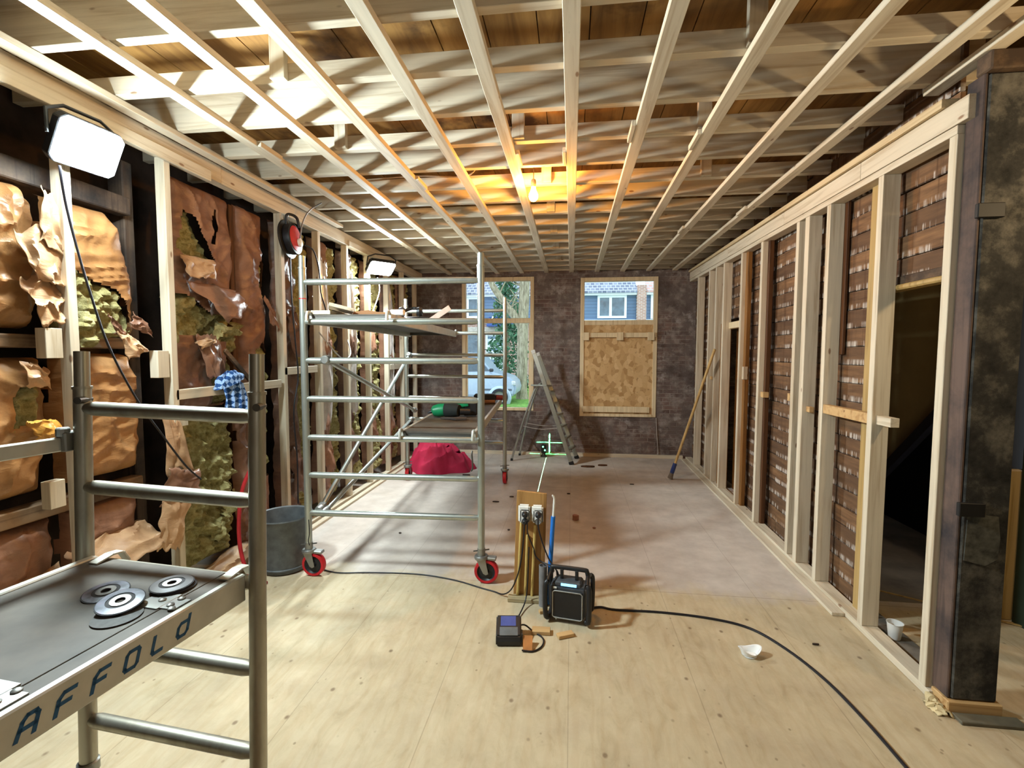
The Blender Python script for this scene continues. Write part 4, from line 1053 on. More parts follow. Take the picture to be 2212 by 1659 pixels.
# ------------------------------------------------------------------ cloths
chk = NT('blue_check', .85, 0, .1)
v = chk.obj((1, 1, 1), False)
sp_ = chk.n('SeparateXYZ', {0: v})
cv = chk.n('CombineXYZ', {0: chk.math('ADD', sp_.outputs[1], sp_.outputs[2]), 1: chk.math('SUBTRACT', sp_.outputs[1], sp_.outputs[2]), 2: .013})
ch_ = chk.n('TexChecker', {'Vector': cv, 'Color1': lin(44, 76, 126), 'Color2': lin(150, 178, 220), 'Scale': 24.0})
chk.col(ch_.outputs[0])
ct = thing('checked_cloth', 'blue and white checked cloth hung over the noggin in the left wall', 'cloth', (-2.37, 3.05, 1.2))
def cloth_drop(u, v_):
    y = 2.945 + .215 * u + .012 * math.sin(v_ * 4)
    z = 1.40 - .23 * v_ + .015 * math.sin(u * 17)
    return (-2.345 + .018 * math.sin(u * 19 + v_ * 2) * (.4 + v_) + .02 * v_, y, z)
MB().grid(cloth_drop, 36, 18).build('hanging_fold', chk.m, ct, smooth=True, solid=.003)
def cloth_top(u, v_):
    th = u * 2 * PI; ph = v_ * PI * .5
    k = 1 + .22 * nz(math.cos(th) * 2, math.sin(th) * 2, v_ * 3 + 4) + .10 * nz(math.cos(th) * 6, math.sin(th) * 6, v_ * 6)
    return (-2.372 + .050 * math.cos(ph) * math.cos(th) * k, 3.05 + .135 * math.cos(ph) * math.sin(th) * k, 1.385 + .085 * math.sin(ph) * k + .035 * math.sin(th) * math.cos(ph))
MB().grid(cloth_top, 36, 14).build('crumpled_top', chk.m, ct, smooth=True)
redc = plain('crimson_fabric', lin(186, 34, 70), .8, vary=.1, bump=.15, scale=8)
def heap(u, v_):
    th = u * 2 * PI; r = v_
    c_, s_ = math.cos(th), math.sin(th)
    ex = 1 + .12 * nz(c_ * 1.3, s_ * 1.3, 7) + .06 * math.sin(9 * th + 2 * nz(c_, s_, 1)) * r
    x = -1.86 + r * ex * (.40 + .14 * max(0, c_)) * c_
    y = 6.40 + r * ex * .36 * s_
    h = .40 * (1 - r ** 2.6) * (1 - .30 * c_ * r)
    # crossing folds swirl round the heap
    q = 2.4 * th + 9 * r + 2.2 * nz(x * 3, y * 3, 4)
    fold = (1 - abs(math.sin(q))) ** 1.5 * .085 + (1 - abs(math.sin(1.7 * q - 14 * r + 3 * nz(x * 5, y * 5, 9)))) ** 2 * .05
    z = h * .86 + fold * min(1, (1 - r) * 5) * (.4 + .6 * r) + .02 * nz(x * 12, y * 12, 3) * (1 - r)
    return (x, y, max(.003, z))
tag(MB().grid(heap, 110, 46).build('red_cloth', redc, smooth=True, merge=True, loc=(-1.86, 6.40, 0)), 'heap of crimson cloth lying on the floor under the lower scaffold platform', 'cloth')

# ------------------------------------------------------------------ things on the upper platform
PU = 1.872
for c, s_, rz, rx, ry, lab in (((-1.755, 3.32, PU + .015), (.14, .30, .028), .05, 0, 0, 'pale timber offcut at the left end of the upper platform'),
                       ((-1.66, 3.30, PU + .052), (.17, .26, .024), .5, 0, .22, 'pale timber offcut tilted on the pile on the upper platform'),
                       ((-1.55, 3.75, PU + .046), (.2, .09, .034), .1, 0, .05, 'yellow timber offcut behind the tilted one on the upper platform')):
    tag(MB().rbox(c, s_, rz, rx, ry).build('timber_offcut', pine_y if 'pale' in lab else yellow_pine_x, bevel=.002), lab, 'offcut', 'timber offcuts on the upper platform')
tag(MB().prism([(-1.64, 0), (-1.42, 0), (-1.28, .004), (-1.50, .05), (-1.62, .04)], lambda a, b, t: (a, t, PU + .001 + b), 3.42, 3.62).build('wood_wedge', wood('brown_wedge', lin(170, 120, 78), lin(120, 80, 48), 0)), 'brown wooden wedge lying beside the offcuts on the upper platform', 'wedge')
tl = thing('angle_grinder', 'black power tool lying on the middle of the upper platform', 'power tool', (-1.50, 4.5, PU))
MB().tube([(-1.62, 4.45, PU + .045), (-1.56, 4.45, PU + .05), (-1.46, 4.47, PU + .05), (-1.36, 4.5, PU + .045)], [.022, .03, .034, .026], 14).build('motor_body', black_plastic, tl, smooth=True)
MB().lathe([(0, 0), (.075, 0), (.078, .006), (.03, .02), (0, .022)], (-1.66, 4.45, PU + .03), seg=24).build('guard', dark_steel, tl, smooth=True)
MB().cyl((-1.6, 4.44, PU + .06), (-1.58, 4.32, PU + .085), .014, 12).build('side_handle', black_plastic, tl, smooth=True)
hp = thing('work_goggles', 'black strap and headset lying at the right of the upper platform', 'headset', (-1.2, 3.6, PU))
MB().tube(smooth_path([(-1.275, 3.46, PU + .03), (-1.24, 3.5, PU + .055), (-1.19, 3.52, PU + .07), (-1.14, 3.5, PU + .06), (-1.11, 3.46, PU + .03)]), .012, 8).build('band', black_plastic, hp, smooth=True)
for x in (-1.262, -1.125): MB().lathe([(0, -.02), (.03, -.02), (.038, 0), (.03, .02), (0, .02)], (x, 3.46, PU + .038), (1, .2, 0), 20).build('ear_cup', grey_plastic if x < -1.2 else black_plastic, hp, smooth=True)
tag(MB().rbox((-1.235, 3.30, PU + .02), (.10, .05, .04), .1).build('white_box', white_plastic, bevel=.006), 'small pale box beside the headset on the upper platform', 'box')
bl = thing('board_strip', 'white flat strip leaning up from the rear end of the upper platform', 'strip', (-1.2, 4.2, 1.88))
MB().beam((-1.29, 4.2, 1.88), (-1.09, 4.22, 2.015), .05, .008, up=(0, 1, 0)).build('strip_body', plain('white_strip', lin(222, 214, 210), .4), bl, bevel=.002)

# ------------------------------------------------------------------ things on the lower platform
PD = 1.057
green = plain('green_housing', lin(20, 132, 84), .4, vary=.1)
gt = thing('green_power_tool', 'green and black power tool lying on the lower scaffold platform', 'power tool', (-1.0, 3.95, PD))
MB().tube([(-1.215, 3.93, PD + .04), (-1.19, 3.935, PD + .045), (-1.17, 3.94, PD + .05)], [.006, .014, .016], 12).build('nozzle', black_plastic, gt, smooth=True)
MB().tube([(-1.175, 3.94, PD + .052), (-1.165, 3.94, PD + .055), (-1.12, 3.945, PD + .06), (-1.07, 3.95, PD + .065)], [.03, .046, .056, .054], 16).build('front_housing', green, gt, smooth=True)
MB().tube([(-1.075, 3.95, PD + .062), (-1.06, 3.95, PD + .063), (-.99, 3.94, PD + .066), (-.94, 3.93, PD + .062)], [.052, .060, .062, .05], 16).build('grip_sleeve', plain('black_rubber', lin(30, 34, 32), .8), gt, smooth=True)
MB().rbox((-.95, 4.02, PD + .10), (.17, .08, .06), .2, 0, -.1).build('top_housing', green, gt, bevel=.018, seg=2)
MB().rbox((-.87, 4.05, PD + .075), (.12, .08, .13), .2).build('battery', black_plastic, gt, bevel=.01)
MB().cyl((-.94, 3.93, PD + .055), (-.86, 3.97, PD + .05), .028, 14).build('rear_handle', black_plastic, gt, smooth=True)
tag(MB().prism([(-1.07, 3.80), (-.98, 3.815), (-.86, 3.84), (-.84, 3.79), (-.93, 3.76), (-.985, 3.80)], lambda a, b, t: (a, b, t), PD + .0, PD + .022).build('trowel', plain('dark_trowel', lin(86, 78, 74), .6), bevel=.004), 'dark flat tool lying in front of the green power tool on the lower platform', 'tool')
hm = thing('heat_gun', 'black tool with a brown handle at the rear end of the lower platform', 'tool', (-.93, 5.3, PD))
MB().rbox((-.95, 5.2, PD + .055), (.24, .12, .09), .1).build('tool_body', black_plastic, hm, bevel=.015)
MB().cyl((-1.02, 5.08, PD + .02), (-.82, 5.10, PD + .022), .02, 12).build('handle', wood('brown_handle', lin(150, 110, 84), lin(110, 74, 54), 0, False), hm, smooth=True)
MB().cyl((-.83, 5.22, PD + .06), (-.76, 5.24, PD + .055), .03, 12).build('end_cap', plain('dark_red_cap', lin(112, 30, 40), .4), hm, smooth=True)

# ------------------------------------------------------------------ step ladder
ld = thing('step_ladder', 'aluminium step ladder standing open before the far brick wall', 'ladder', (-.4, 7.05, 0))
A0, A1 = Vector((.02, 6.86, .0)), Vector((-.55, 6.92, 1.635))
B0, B1 = Vector((.10, 7.28, .0)), Vector((-.50, 7.18, 1.60))
for p0, p1 in ((A0, A1), (B0, B1)):
    rr_ = MB().beam(p0 + (p1 - p0) * .012, p1, .026, .062, up=(1, 0, .4)).build('front_rail', alu, ld, bevel=.003)
    MB().beam(p0, p0 + (p1 - p0) * .03, .032, .07, up=(1, 0, .4)).build('rubber_foot', black_plastic, rr_, bevel=.004)
    MB().beam(p1 - (p1 - p0) * .02, p1 + (p1 - p0) * .012, .032, .06, up=(1, 0, .4)).build('end_cap', plain('white_end_cap_%d' % int(p0.y * 100), lin(210, 210, 206), .4), rr_, bevel=.006)
for i in range(1, 7):
    t_ = i * .105 + .02
    a, b = A0.lerp(A1, t_), B0.lerp(B1, t_)
    MB().beam(a + Vector((.01, .012, 0)), b + Vector((.01, -.012, 0)), .085, .022).build('step', alu, ld, bevel=.003)
a, b = A0.lerp(A1, .70), B0.lerp(B1, .70)
MB().beam(a + Vector((-.09, .0, .0)), b + Vector((-.09, 0, 0)), .24, .025).build('top_platform', alu, ld, bevel=.004)
lg = smooth_path([(-.88, 7.02, .01), (-.72, 7.01, .55), (-.55, 6.99, 1.02), (-.50, 6.99, 1.12), (-.44, 7.02, 1.165), (-.42, 7.09, 1.17), (-.43, 7.16, 1.16), (-.49, 7.2, 1.11), (-.54, 7.22, 1.0), (-.68, 7.32, .55), (-.80, 7.40, .01)], 5)
MB().tube(lg, .0155, 10).build('rear_leg_loop', alu, ld, smooth=True)
for q, w in (((-.88, 7.02, 0.0), (-.873, 7.02, .035)), ((-.80, 7.40, 0.0), (-.795, 7.396, .035))):
    MB().cyl(q, w, .019, 12).build('rubber_foot', black_plastic, ld, smooth=True)
MB().tube([(-.745, 7.355, .42), (-.735, 7.03, .42)], .010, 8).build('rear_crossbar', alu, ld, smooth=True)
for y_, pa, pb in ((7.02, (-.73, 7.02, .53), (-.16, 6.88, .53)), (7.3, (-.69, 7.31, .53), (-.09, 7.26, .53))):
    MB().tube(smooth_path([pa, tuple((Vector(pa) + Vector(pb)) / 2 - Vector((0, 0, .035))), pb]), .0045, 6).build('spreader_strap', plain('pale_strap_%d' % int(y_ * 10), lin(170, 160, 150), .5), ld, smooth=True)

# ------------------------------------------------------------------ cross line laser
ls = thing('laser_level', 'black cross line laser with green beams on the floor by the step ladder', 'laser level', (-.415, 7.36, 0))
MB().rbox((-.415, 7.36, .125), (.075, .10, .13)).build('body', black_plastic, ls, bevel=.008)
MB().lathe([(0, 0), (.05, 0), (.052, .012), (.03, .03), (.02, .06), (0, .06)], (-.415, 7.36, 0.001), seg=22).build('foot', dark_steel, ls, smooth=True)
gl = emission('laser_window', (.1, 1.0, .35, 1), 9.0)
MB().lathe([(0, 0), (.012, 0), (.012, .004), (0, .005)], (-.425, 7.309, .165), (0, -1, 0), 14).build('window', gl, ls)
MB().lathe([(0, 0), (.012, 0), (.012, .004), (0, .005)], (-.395, 7.309, .112), (0, -1, 0), 14).build('window', gl, ls)
GREEN = (.08, 1.0, .30)
lamp('laser_horizontal', 'AREA', (-.33, 7.42, .20), 1.0, GREEN, (-.33, 7.6, .20), shape='RECTANGLE', size=.42, size_y=.010, spread=.02)
lamp('laser_vertical', 'AREA', (-.335, 7.42, .19), 1.6, GREEN, (-.335, 7.6, .19), shape='RECTANGLE', size=.018, size_y=.30, spread=.02)
lamp('laser_plate', 'AREA', (-.36, 7.42, .026), .08, GREEN, (-.36, 7.6, .026), shape='RECTANGLE', size=.6, size_y=.007, spread=.02)
_l = lamp('laser_floor', 'AREA', (-.375, 6.32, .06), .30, (.35, 1.0, .6), None, shape='RECTANGLE', size=.007, size_y=1.9, spread=.02)

# ------------------------------------------------------------------ broom handle
bm_ = thing('broom', 'wooden broom handle with a blue collar leaning on the right wall studs', 'broom', (1.28, 6.23, 0))
b0, b1 = Vector((1.265, 6.21, .02)), Vector((1.672, 5.88, 1.66))
dd = (b1 - b0).normalized()
MB().tube([b0 + dd * .18, b0 + dd * .6, b0 + dd * 1.1, b1], .0165, 12).build('handle', yellow_pine_z, bm_, smooth=True)
MB().tube([b0 + dd * .07, b0 + dd * .08, b0 + dd * .2, b0 + dd * .215], [.02, .027, .025, .018], 14).build('collar', plain('navy_collar', lin(44, 62, 120), .4), bm_, smooth=True)
MB().tube([b0, b0 + dd * .075], [.034, .024], 14).build('ferrule', plain('grey_ferrule', lin(120, 104, 88), .6), bm_, smooth=True)

# ------------------------------------------------------------------ tub and red hose
tb = thing('builders_tub', 'big dark grey builder\'s tub on the floor by the left wall', 'tub', (-2.115, 3.23, 0))
TC = (-2.115, 3.25, 0)
MB().lathe([(0, .004), (.155, .004), (.165, .012), (.190, .385), (.200, .398), (.198, .408), (.186, .402), (.182, .385), (.158, .022), (0, .018)], TC, seg=44).build('shell', galv, tb, smooth=True)
MB().lathe([(.1675, .03), (.1745, .034), (.1745, .042), (.168, .046)], TC, seg=44).build('base_rib', galv, tb, smooth=True)
rh = smooth_path([(-2.30, 3.16, .78), (-2.335, 3.10, .62), (-2.345, 3.07, .42), (-2.33, 3.05, .24), (-2.28, 3.03, .09), (-2.20, 3.0, .025), (-2.08, 2.97, .014)], 8)
tag(MB().tube(rh, .0135, 12).build('red_hose', plain('red_hose', lin(178, 40, 46), .4), smooth=True), 'red hose curving down to the floor left of the grey tub', 'hose')

# ------------------------------------------------------------------ socket board, pipes
sbd = thing('socket_board', 'upright stained plank with two white sockets and yellow conduits in the middle of the floor', 'socket board', (-.255, 3.03, 0))
MB().add([(-.365, 3.02, 0), (-.165, 3.02, 0), (-.165, 3.045, 0), (-.365, 3.045, 0), (-.342, 3.02, .715), (-.150, 3.02, .70), (-.150, 3.045, .70), (-.342, 3.045, .715)],
         [(0, 3, 2, 1), (4, 5, 6, 7), (0, 1, 5, 4), (1, 2, 6, 5), (2, 3, 7, 6), (3, 0, 4, 7)]).build('plank', board_z, sbd, bevel=.002)
MB().box(-.395, 2.955, 0.001, -.16, 3.019, .026).build('foot_block', wood('greyed_foot', lin(176, 160, 124), lin(140, 122, 90), 0), sbd, bevel=.003)
cream = plain('yellowed_conduit', lin(206, 176, 104), .35, vary=.08)
for (xa, xb, zt) in ((-.335, -.312, .515), (-.285, -.272, .43), (-.242, -.222, .50)):
    MB().cyl((xa, 3.008, .026), (xb, 3.008, zt), .0095, 12).build('conduit', cream, sbd, smooth=True)
for x, w, h in ((-.292, .076, .115), (-.207, .074, .112)):
    s1 = MB().rbox((x, 2.998, .575), (w, .042, h)).build('socket', white_plastic, sbd, bevel=.010, seg=2)
    MB().rbox((x + .006, 2.974, .565), (w * .78, .012, h * .72)).build('socket_face', white_plastic, s1, bevel=.006, seg=2)
    for dz in (.015, -.03):
        if not (x > -.25 and dz < 0):
            MB().lathe([(0, 0), (.021, 0), (.021, .012), (.015, .028), (.009, .034), (0, .034)], (x + .008, 2.968, .565 + dz), (0, -1, 0), 18).build('plug', black_plastic, s1, smooth=True)
        else:
            MB().lathe([(.0, .002), (.014, .002), (.019, .004), (.021, 0)], (x + .004, 2.967, .565 + dz), (0, -1, 0), 18).build('outlet', plain('outlet_recess', lin(120, 118, 114), .5), s1)
cord = lambda pts, lab, r=.0045: tag(MB().tube(smooth_path(pts), r, 8).build('power_cord', cable_black, smooth=True), lab, 'cord')
cord([(-.284, 2.94, .53), (-.288, 2.935, .46), (-.30, 2.95, .33), (-.325, 2.96, .20), (-.37, 2.98, .08), (-.43, 3.02, .018), (-.50, 3.07, .006), (-.60, 3.11, .006), (-.82, 3.20, .006), (-1.10, 3.25, .006), (-1.45, 3.23, .006), (-1.70, 3.20, .006), (-1.95, 3.30, .006)], 'long black cord running from the left socket along the floor past the scaffold castors')
cord([(-.199, 2.94, .575), (-.195, 2.935, .50), (-.165, 2.93, .40), (-.125, 2.92, .31), (-.09, 2.89, .275), (-.07, 2.885, .245), (-.055, 2.90, .16)], 'black cord from the right socket sloping down to the radio')
cord([(-.268, 2.94, .535), (-.262, 2.94, .46), (-.228, 2.95, .37), (-.215, 2.95, .32), (-.18, 2.94, .29), (-.13, 2.92, .28), (-.085, 2.905, .262), (-.075, 2.91, .2)], 'thin black cord sagging from the left socket to the radio', .004)
tag(MB().tube(smooth_path([(-.26, 2.985, .36), (-.265, 2.96, .15), (-.275, 2.92, .04), (-.30, 2.80, .012), (-.325, 2.68, .012), (-.335, 2.63, .05)]), .004, 8).build('power_cord', cable_black, smooth=True), 'black cord from the conduits forward to the battery charger', 'cord')
cord([(-.285, 2.60, .06), (-.25, 2.635, .045), (-.20, 2.63, .012), (-.155, 2.60, .006), (-.138, 2.555, .006), (-.15, 2.50, .006), (-.19, 2.46, .006), (-.25, 2.455, .01)], 'black cord making a loop on the floor right of the battery charger')
cord([(.135, 2.93, .012), (.20, 2.96, .007), (.29, 2.94, .007), (.57, 2.945, .007), (.86, 2.91, .007), (1.05, 2.83, .007), (1.17, 2.65, .007), (1.25, 2.42, .007), (1.285, 2.18, .007), (1.30, 1.93, .007), (1.31, 1.5, .007)], 'long black cord sweeping from the radio across the floor to the lower right', .007)
blue = plain('blue_pipe', lin(34, 116, 206), .35, vary=.08)
bp = thing('blue_pipe', 'blue conduit pipe with a white end rising from the floor behind the radio', 'pipe', (-.13, 2.97, 0))
MB().cyl((-.135, 2.965, .002), (-.105, 2.965, .575), .0145, 14).build('pipe', blue, bp, smooth=True)
MB().tube([(-.105, 2.965, .57), (-.100, 2.965, .66), (-.099, 2.965, .69), (-.104, 2.962, .705), (-.112, 2.96, .712)], [.0075, .0075, .007, .007, .006], 10).build('cable_end', white_plastic, bp, smooth=True)
tag(MB().lathe([(.026, 0), (.026, .262), (.022, .262), (.022, .02), (0, .02)], (-.166, 2.945, .001), seg=24).build('grey_pipe', plain('grey_pvc', lin(128, 126, 128), .4), smooth=True), 'short grey plastic pipe standing between the socket board and the radio', 'pipe')

# ------------------------------------------------------------------ jobsite radio
rd = thing('jobsite_radio', 'black jobsite radio with roll cage standing on the floor before the socket board', 'radio', (0, 2.82, 0))
RZ = -.16
Rm = Matrix.Rotation(RZ, 3, 'Z')
RC = Vector((-.0, 2.82, 0))
rp = lambda x, y, z: tuple(RC + Rm @ Vector((x, y, z)))
def rbx(c, s_): return MB().rbox(rp(*c), s_, RZ)
rbx((0, 0, .130), (.215, .125, .19)).build('body', grey_plastic, rd, bevel=.012, seg=2)
MB().prism([(-.085, .215), (.085, .215), (.075, .246), (-.075, .246)], lambda a, b, t: rp(a, t - (b - .215) * .0, b), -.052, .05).build('control_hood', grey_plastic, rd, bevel=.008)
rbx((0, -.066, .118), (.178, .010, .166)).build('speaker_grille', black_plastic, rd, bevel=.006)
fr_ = [rp(x, -.073, z) for x, z in ((-.088, .042), (-.076, .034), (.076, .034), (.088, .042), (.088, .188), (.076, .197), (-.076, .197), (-.088, .188))]
MB().tube(fr_, .0035, 6, closed=True).build('grille_trim', plain('silver_trim', lin(186, 186, 182), .3, .4), rd, smooth=True)
rbx((.005, -.0545, .231), (.092, .006, .014)).build('display', emission('radio_display', lin(130, 206, 255), 1.6), rd)
rbx((-.075, -.066, .212), (.022, .006, .012)).build('badge', plain('pale_badge', lin(206, 206, 200), .4), rd, bevel=.002)
for sx_ in (-1, 1):
    for sy_ in (-1, 1):
        q = [rp(sx_ * .112, sy_ * .070, .03), rp(sx_ * .128, sy_ * .082, .05), rp(sx_ * .130, sy_ * .084, .22), rp(sx_ * .118, sy_ * .074, .25)]
        MB().tube(smooth_path(q, 4), .015, 10).build('corner_guard', black_plastic, rd, smooth=True)
for sx_ in (-1, 1):
    MB().tube([rp(sx_ * .115, -.075, .03), rp(sx_ * .115, 0, .016), rp(sx_ * .115, .075, .03)], .015, 10).build('skid', black_plastic, rd, smooth=True)
    MB().tube(smooth_path([rp(sx_ * .118, -.074, .25), rp(sx_ * .113, -.02, .272), rp(sx_ * .113, .02, .272), rp(sx_ * .118, .074, .25)], 4), .013, 10).build('cage_bar', black_plastic, rd, smooth=True)
hb_ = MB().tube(smooth_path([rp(-.113, .0, .268), rp(-.105, .0, .302), rp(-.085, 0, .310), rp(.085, 0, .310), rp(.105, 0, .302), rp(.113, 0, .268)], 4), .0135, 10)
hb_.build('handle', black_plastic, rd, smooth=True)
for x in (-.045, .045): rbx((x, 0, .275), (.018, .03, .06)).build('handle_post', black_plastic, rd, bevel=.003)

# ------------------------------------------------------------------ battery charger and scraps
bcg = thing('battery_charger', 'black battery charger with a blue label on the floor left of the radio', 'charger', (-.33, 2.56, 0))
CZ = .12
Cm = Matrix.Rotation(CZ, 3, 'Z'); CC = Vector((-.335, 2.565, 0))
cp = lambda a, b, t: tuple(CC + Cm @ Vector((t, a, b)))
MB().prism([(-.075, .002), (.075, .002), (.08, .02), (.07, .098), (.035, .112), (-.02, .085), (-.07, .06), (-.078, .03)], cp, -.07, .07).build('housing', black_plastic, bcg, bevel=.007, seg=2)
MB().prism([(.035, .1125), (-.018, .0865), (-.017, .084), (.036, .110)], cp, -.045, .04).build('blue_label', plain('blue_label', lin(62, 82, 150), .35), bcg)
MB().prism([(-.025, .0835), (-.068, .0615), (-.067, .059), (-.024, .081)], cp, -.05, .05).build('silver_label', plain('silver_label', lin(112, 120, 124), .3, .2), bcg)
MB().rbox((CC + Cm @ Vector((.071, -.03, .035))), (.012, .05, .05), CZ).build('contact_block', grey_plastic, bcg, bevel=.003)
tag(MB().rbox((-.222, 2.50, .022), (.05, .012, .085), .05, -1.1).build('cardboard_piece', plain('brown_cardboard', lin(176, 112, 54), .7)), 'brown cardboard piece beside the battery charger', 'cardboard')
for c, s_, rz, lab in (((-.158, 2.645, .012), (.105, .055, .022), .03, 'flat wooden scrap lying between charger and radio'),
                       ((-.02, 2.625, .011), (.095, .04, .02), .45, 'small wooden scrap just in front of the radio'),
                       ((-.12, 2.82, .011), (.06, .03, .02), .4, 'wooden scrap half hidden behind the left of the radio')):
    if 'hidden' in lab: c = (-.155, 2.86, .011)
    tag(MB().rbox(c, s_, rz).build('wood_scrap', yellow_pine_x, bevel=.002), lab, 'scrap', 'wooden scraps by the radio')

# cups
cw = plain('white_cup_plastic', lin(240, 240, 238), .4, vary=.02)
cu = thing('plastic_cup', 'white plastic cup standing at the doorway by the knotty stud', 'cup', (1.80, 2.85, .01))
MB().lathe([(0, .002), (.027, .002), (.029, .006), (.038, .088), (.0405, .090), (.0405, .093), (.037, .092), (.0275, .008), (0, .006)], (1.815, 2.83, .0085), seg=30).build('cup_wall', cw, cu, smooth=True)
c2 = thing('crushed_cup', 'crushed white plastic cup lying on the floor left of the long cord', 'cup', (.96, 2.575, 0))
def crush(u, v_):
    th = u * 2 * PI
    r = (.034 + .018 * v_ ** 1.5) * (1 + .10 * math.sin(3 * th + 1) * v_ + .06 * nz(math.cos(th) * 2, math.sin(th) * 2, v_ * 2))
    return (.955 + r * math.cos(th) * 1.1, 2.58 + r * math.sin(th) * .85, .004 + .034 * v_ * (1 + .35 * math.sin(2 * th + .8)))
MB().grid(crush, 36, 8).build('cup_wall', cw, c2, smooth=True, solid=.0015)
MB().lathe([(0, .003), (.036, .003), (.036, .005), (0, .005)], (.955, 2.58, 0), seg=24).build('cup_base', cw, c2)

# ------------------------------------------------------------------ debris on the floor
dm = plain('dark_chip', lin(70, 56, 48), .8)
rb = random.Random(8)
DEB = [(-1.35, 6.05, .12, .02, 'thin dark sliver on the floor right of the crimson cloth'), (-1.55, 5.85, .05, .04, 'dark chip on the floor in front of the crimson cloth'),
       (.25, 6.75, .22, .06, 'flat brown piece of wood on the floor under the boarded window'), (.45, 6.85, .14, .05, 'second flat brown piece of wood below the boarded window'),
       (-.02, 5.4, .05, .03, 'dark chip on the floor straight below the hanging bulb'), (.05, 4.55, .07, .06, 'reddish lump of rubble on the floor behind the blue pipe'),
       (.22, 4.35, .04, .03, 'small dark chip right of the reddish lump'), (-.65, 5.2, .05, .03, 'dark chip near the rear right castor of the scaffold'),
       (-.8, 5.0, .08, .03, 'flat chip on the floor behind the front right scaffold upright'), (1.35, 2.72, .045, .01, 'dark splinter on the floor near the crushed cup'),
       (-1.50, 4.0, .03, .02, 'tiny dark crumb on the floor under the scaffold tower'), (-.55, 4.2, .03, .02, 'tiny dark crumb on the floor left of the socket board'),
       (.75, 5.9, .06, .02, 'dark chip on the floor in front of the broom'), (1.88, 2.62, .05, .03, 'dark lump on the floor of the doorway')]
for x, y, a, b, lab in DEB:
    n = 7
    pl_ = [(x + a / 2 * math.cos(2 * PI * k / n) * rb.uniform(.7, 1.1), y + b / 2 * math.sin(2 * PI * k / n) * rb.uniform(.7, 1.1)) for k in range(n)]
    h = .05 if 'lump of' in lab else (.022 if a > .1 else .012)
    tag(MB().prism(pl_, lambda p, q, t: (p, q, t), .001 if x < 1.7 else .007, h + (.006 if x > 1.7 else 0)).build('debris_chip', plain('red_rubble', lin(160, 110, 92), .8) if 'reddish' in lab else (old_brown if 'brown piece' in lab else dm), bevel=.003), lab, 'debris')
# ------------------------------------------------------------------ the street outside
grass = NT('lawn', .9, 0, .1)
f = grass.noise(grass.pos(), 9, 6, .7)
grass.col(grass.ramp(f, [(.35, lin(70, 110, 50)), (.65, lin(126, 172, 84))]))
go = MB().box(-3.0, 14.8, -.12, 8, 25, -.06).build('lawn', grass.m, loc=(0, 18, -.12)); struct(go)
struct(MB().box(-14, 7.9, -.2, 10, 26, -.13).build('street', plain('asphalt', lin(128, 130, 132), .9), loc=(0, 15, -.2)))
# car
paint = plain('silver_blue_paint', lin(176, 196, 214), .25, .3, .6, .03)
car = thing('parked_car', 'silver blue car parked outside the left window', 'car', (-4.2, 16.2, -.12))
D0, D1 = 15.6, 17.3
side = [(-6.6, .16), (-3.0, .16), (-1.86, .20), (-1.80, .45), (-1.86, .66), (-2.02, .82), (-2.45, .96), (-2.62, 1.0), (-3.02, 1.50), (-3.25, 1.62), (-4.5, 1.68), (-6.2, 1.6), (-6.6, 1.0)]
toC = lambda a, b, t: (a, t, b)
MB().prism(side, toC, D0, D1).build('body', paint, car, bevel=.07, seg=2, smooth=True)
MB().prism([(-2.70, 1.02), (-3.04, 1.43), (-3.12, 1.48), (-3.42, 1.50), (-3.42, 1.0)], toC, D0 - .006, D0 + .02).build('side_window', plain('car_glass', lin(60, 84, 98), .1, 0, .8), car)
MB().prism([(-3.50, 1.0), (-3.50, 1.50), (-4.3, 1.52), (-4.3, 1.0)], toC, D0 - .006, D0 + .02).build('side_window', plain('car_glass_rear', lin(52, 70, 84), .1, 0, .8), car)
MB().lathe([(.27, -.03), (.36, -.03), (.40, .0), (.36, .05), (.27, .05)], (-2.36, D0 - .01, .14), (0, 1, 0), 30).build('wheel_arch', paint, car, smooth=True)
for wx in (-2.36, -5.4):
    w_ = MB().lathe([(.19, -.05), (.27, -.05), (.29, -.02), (.29, .15), (.19, .15)], (wx, D0 - .02, .165), (0, 1, 0), 32).build('tyre', plain('car_tyre_%d' % int(-wx * 10), lin(44, 46, 52), .8), car, smooth=True)
    MB().lathe([(0, -.03), (.05, -.045), (.14, -.02), (.19, -.04), (.19, 0), (0, 0)], (wx, D0 - .02, .165), (0, 1, 0), 20).build('rim', steel, w_, smooth=True)
MB().rbox((-2.62, D0 - .09, 1.06), (.14, .12, .11)).build('mirror', plain('mirror_shell', lin(50, 54, 60), .4), car, bevel=.03)
MB().box(-1.98, D0 - .008, .55, -1.83, D0 + .1, .70).build('headlamp', plain('headlamp_glass', lin(206, 214, 218), .1, 0, .8), car, bevel=.03)
MB().box(-3.0, D0 - .012, .38, -1.95, D0 + .02, .44).build('side_moulding', plain('moulding_grey', lin(90, 100, 112), .5), car, bevel=.005)
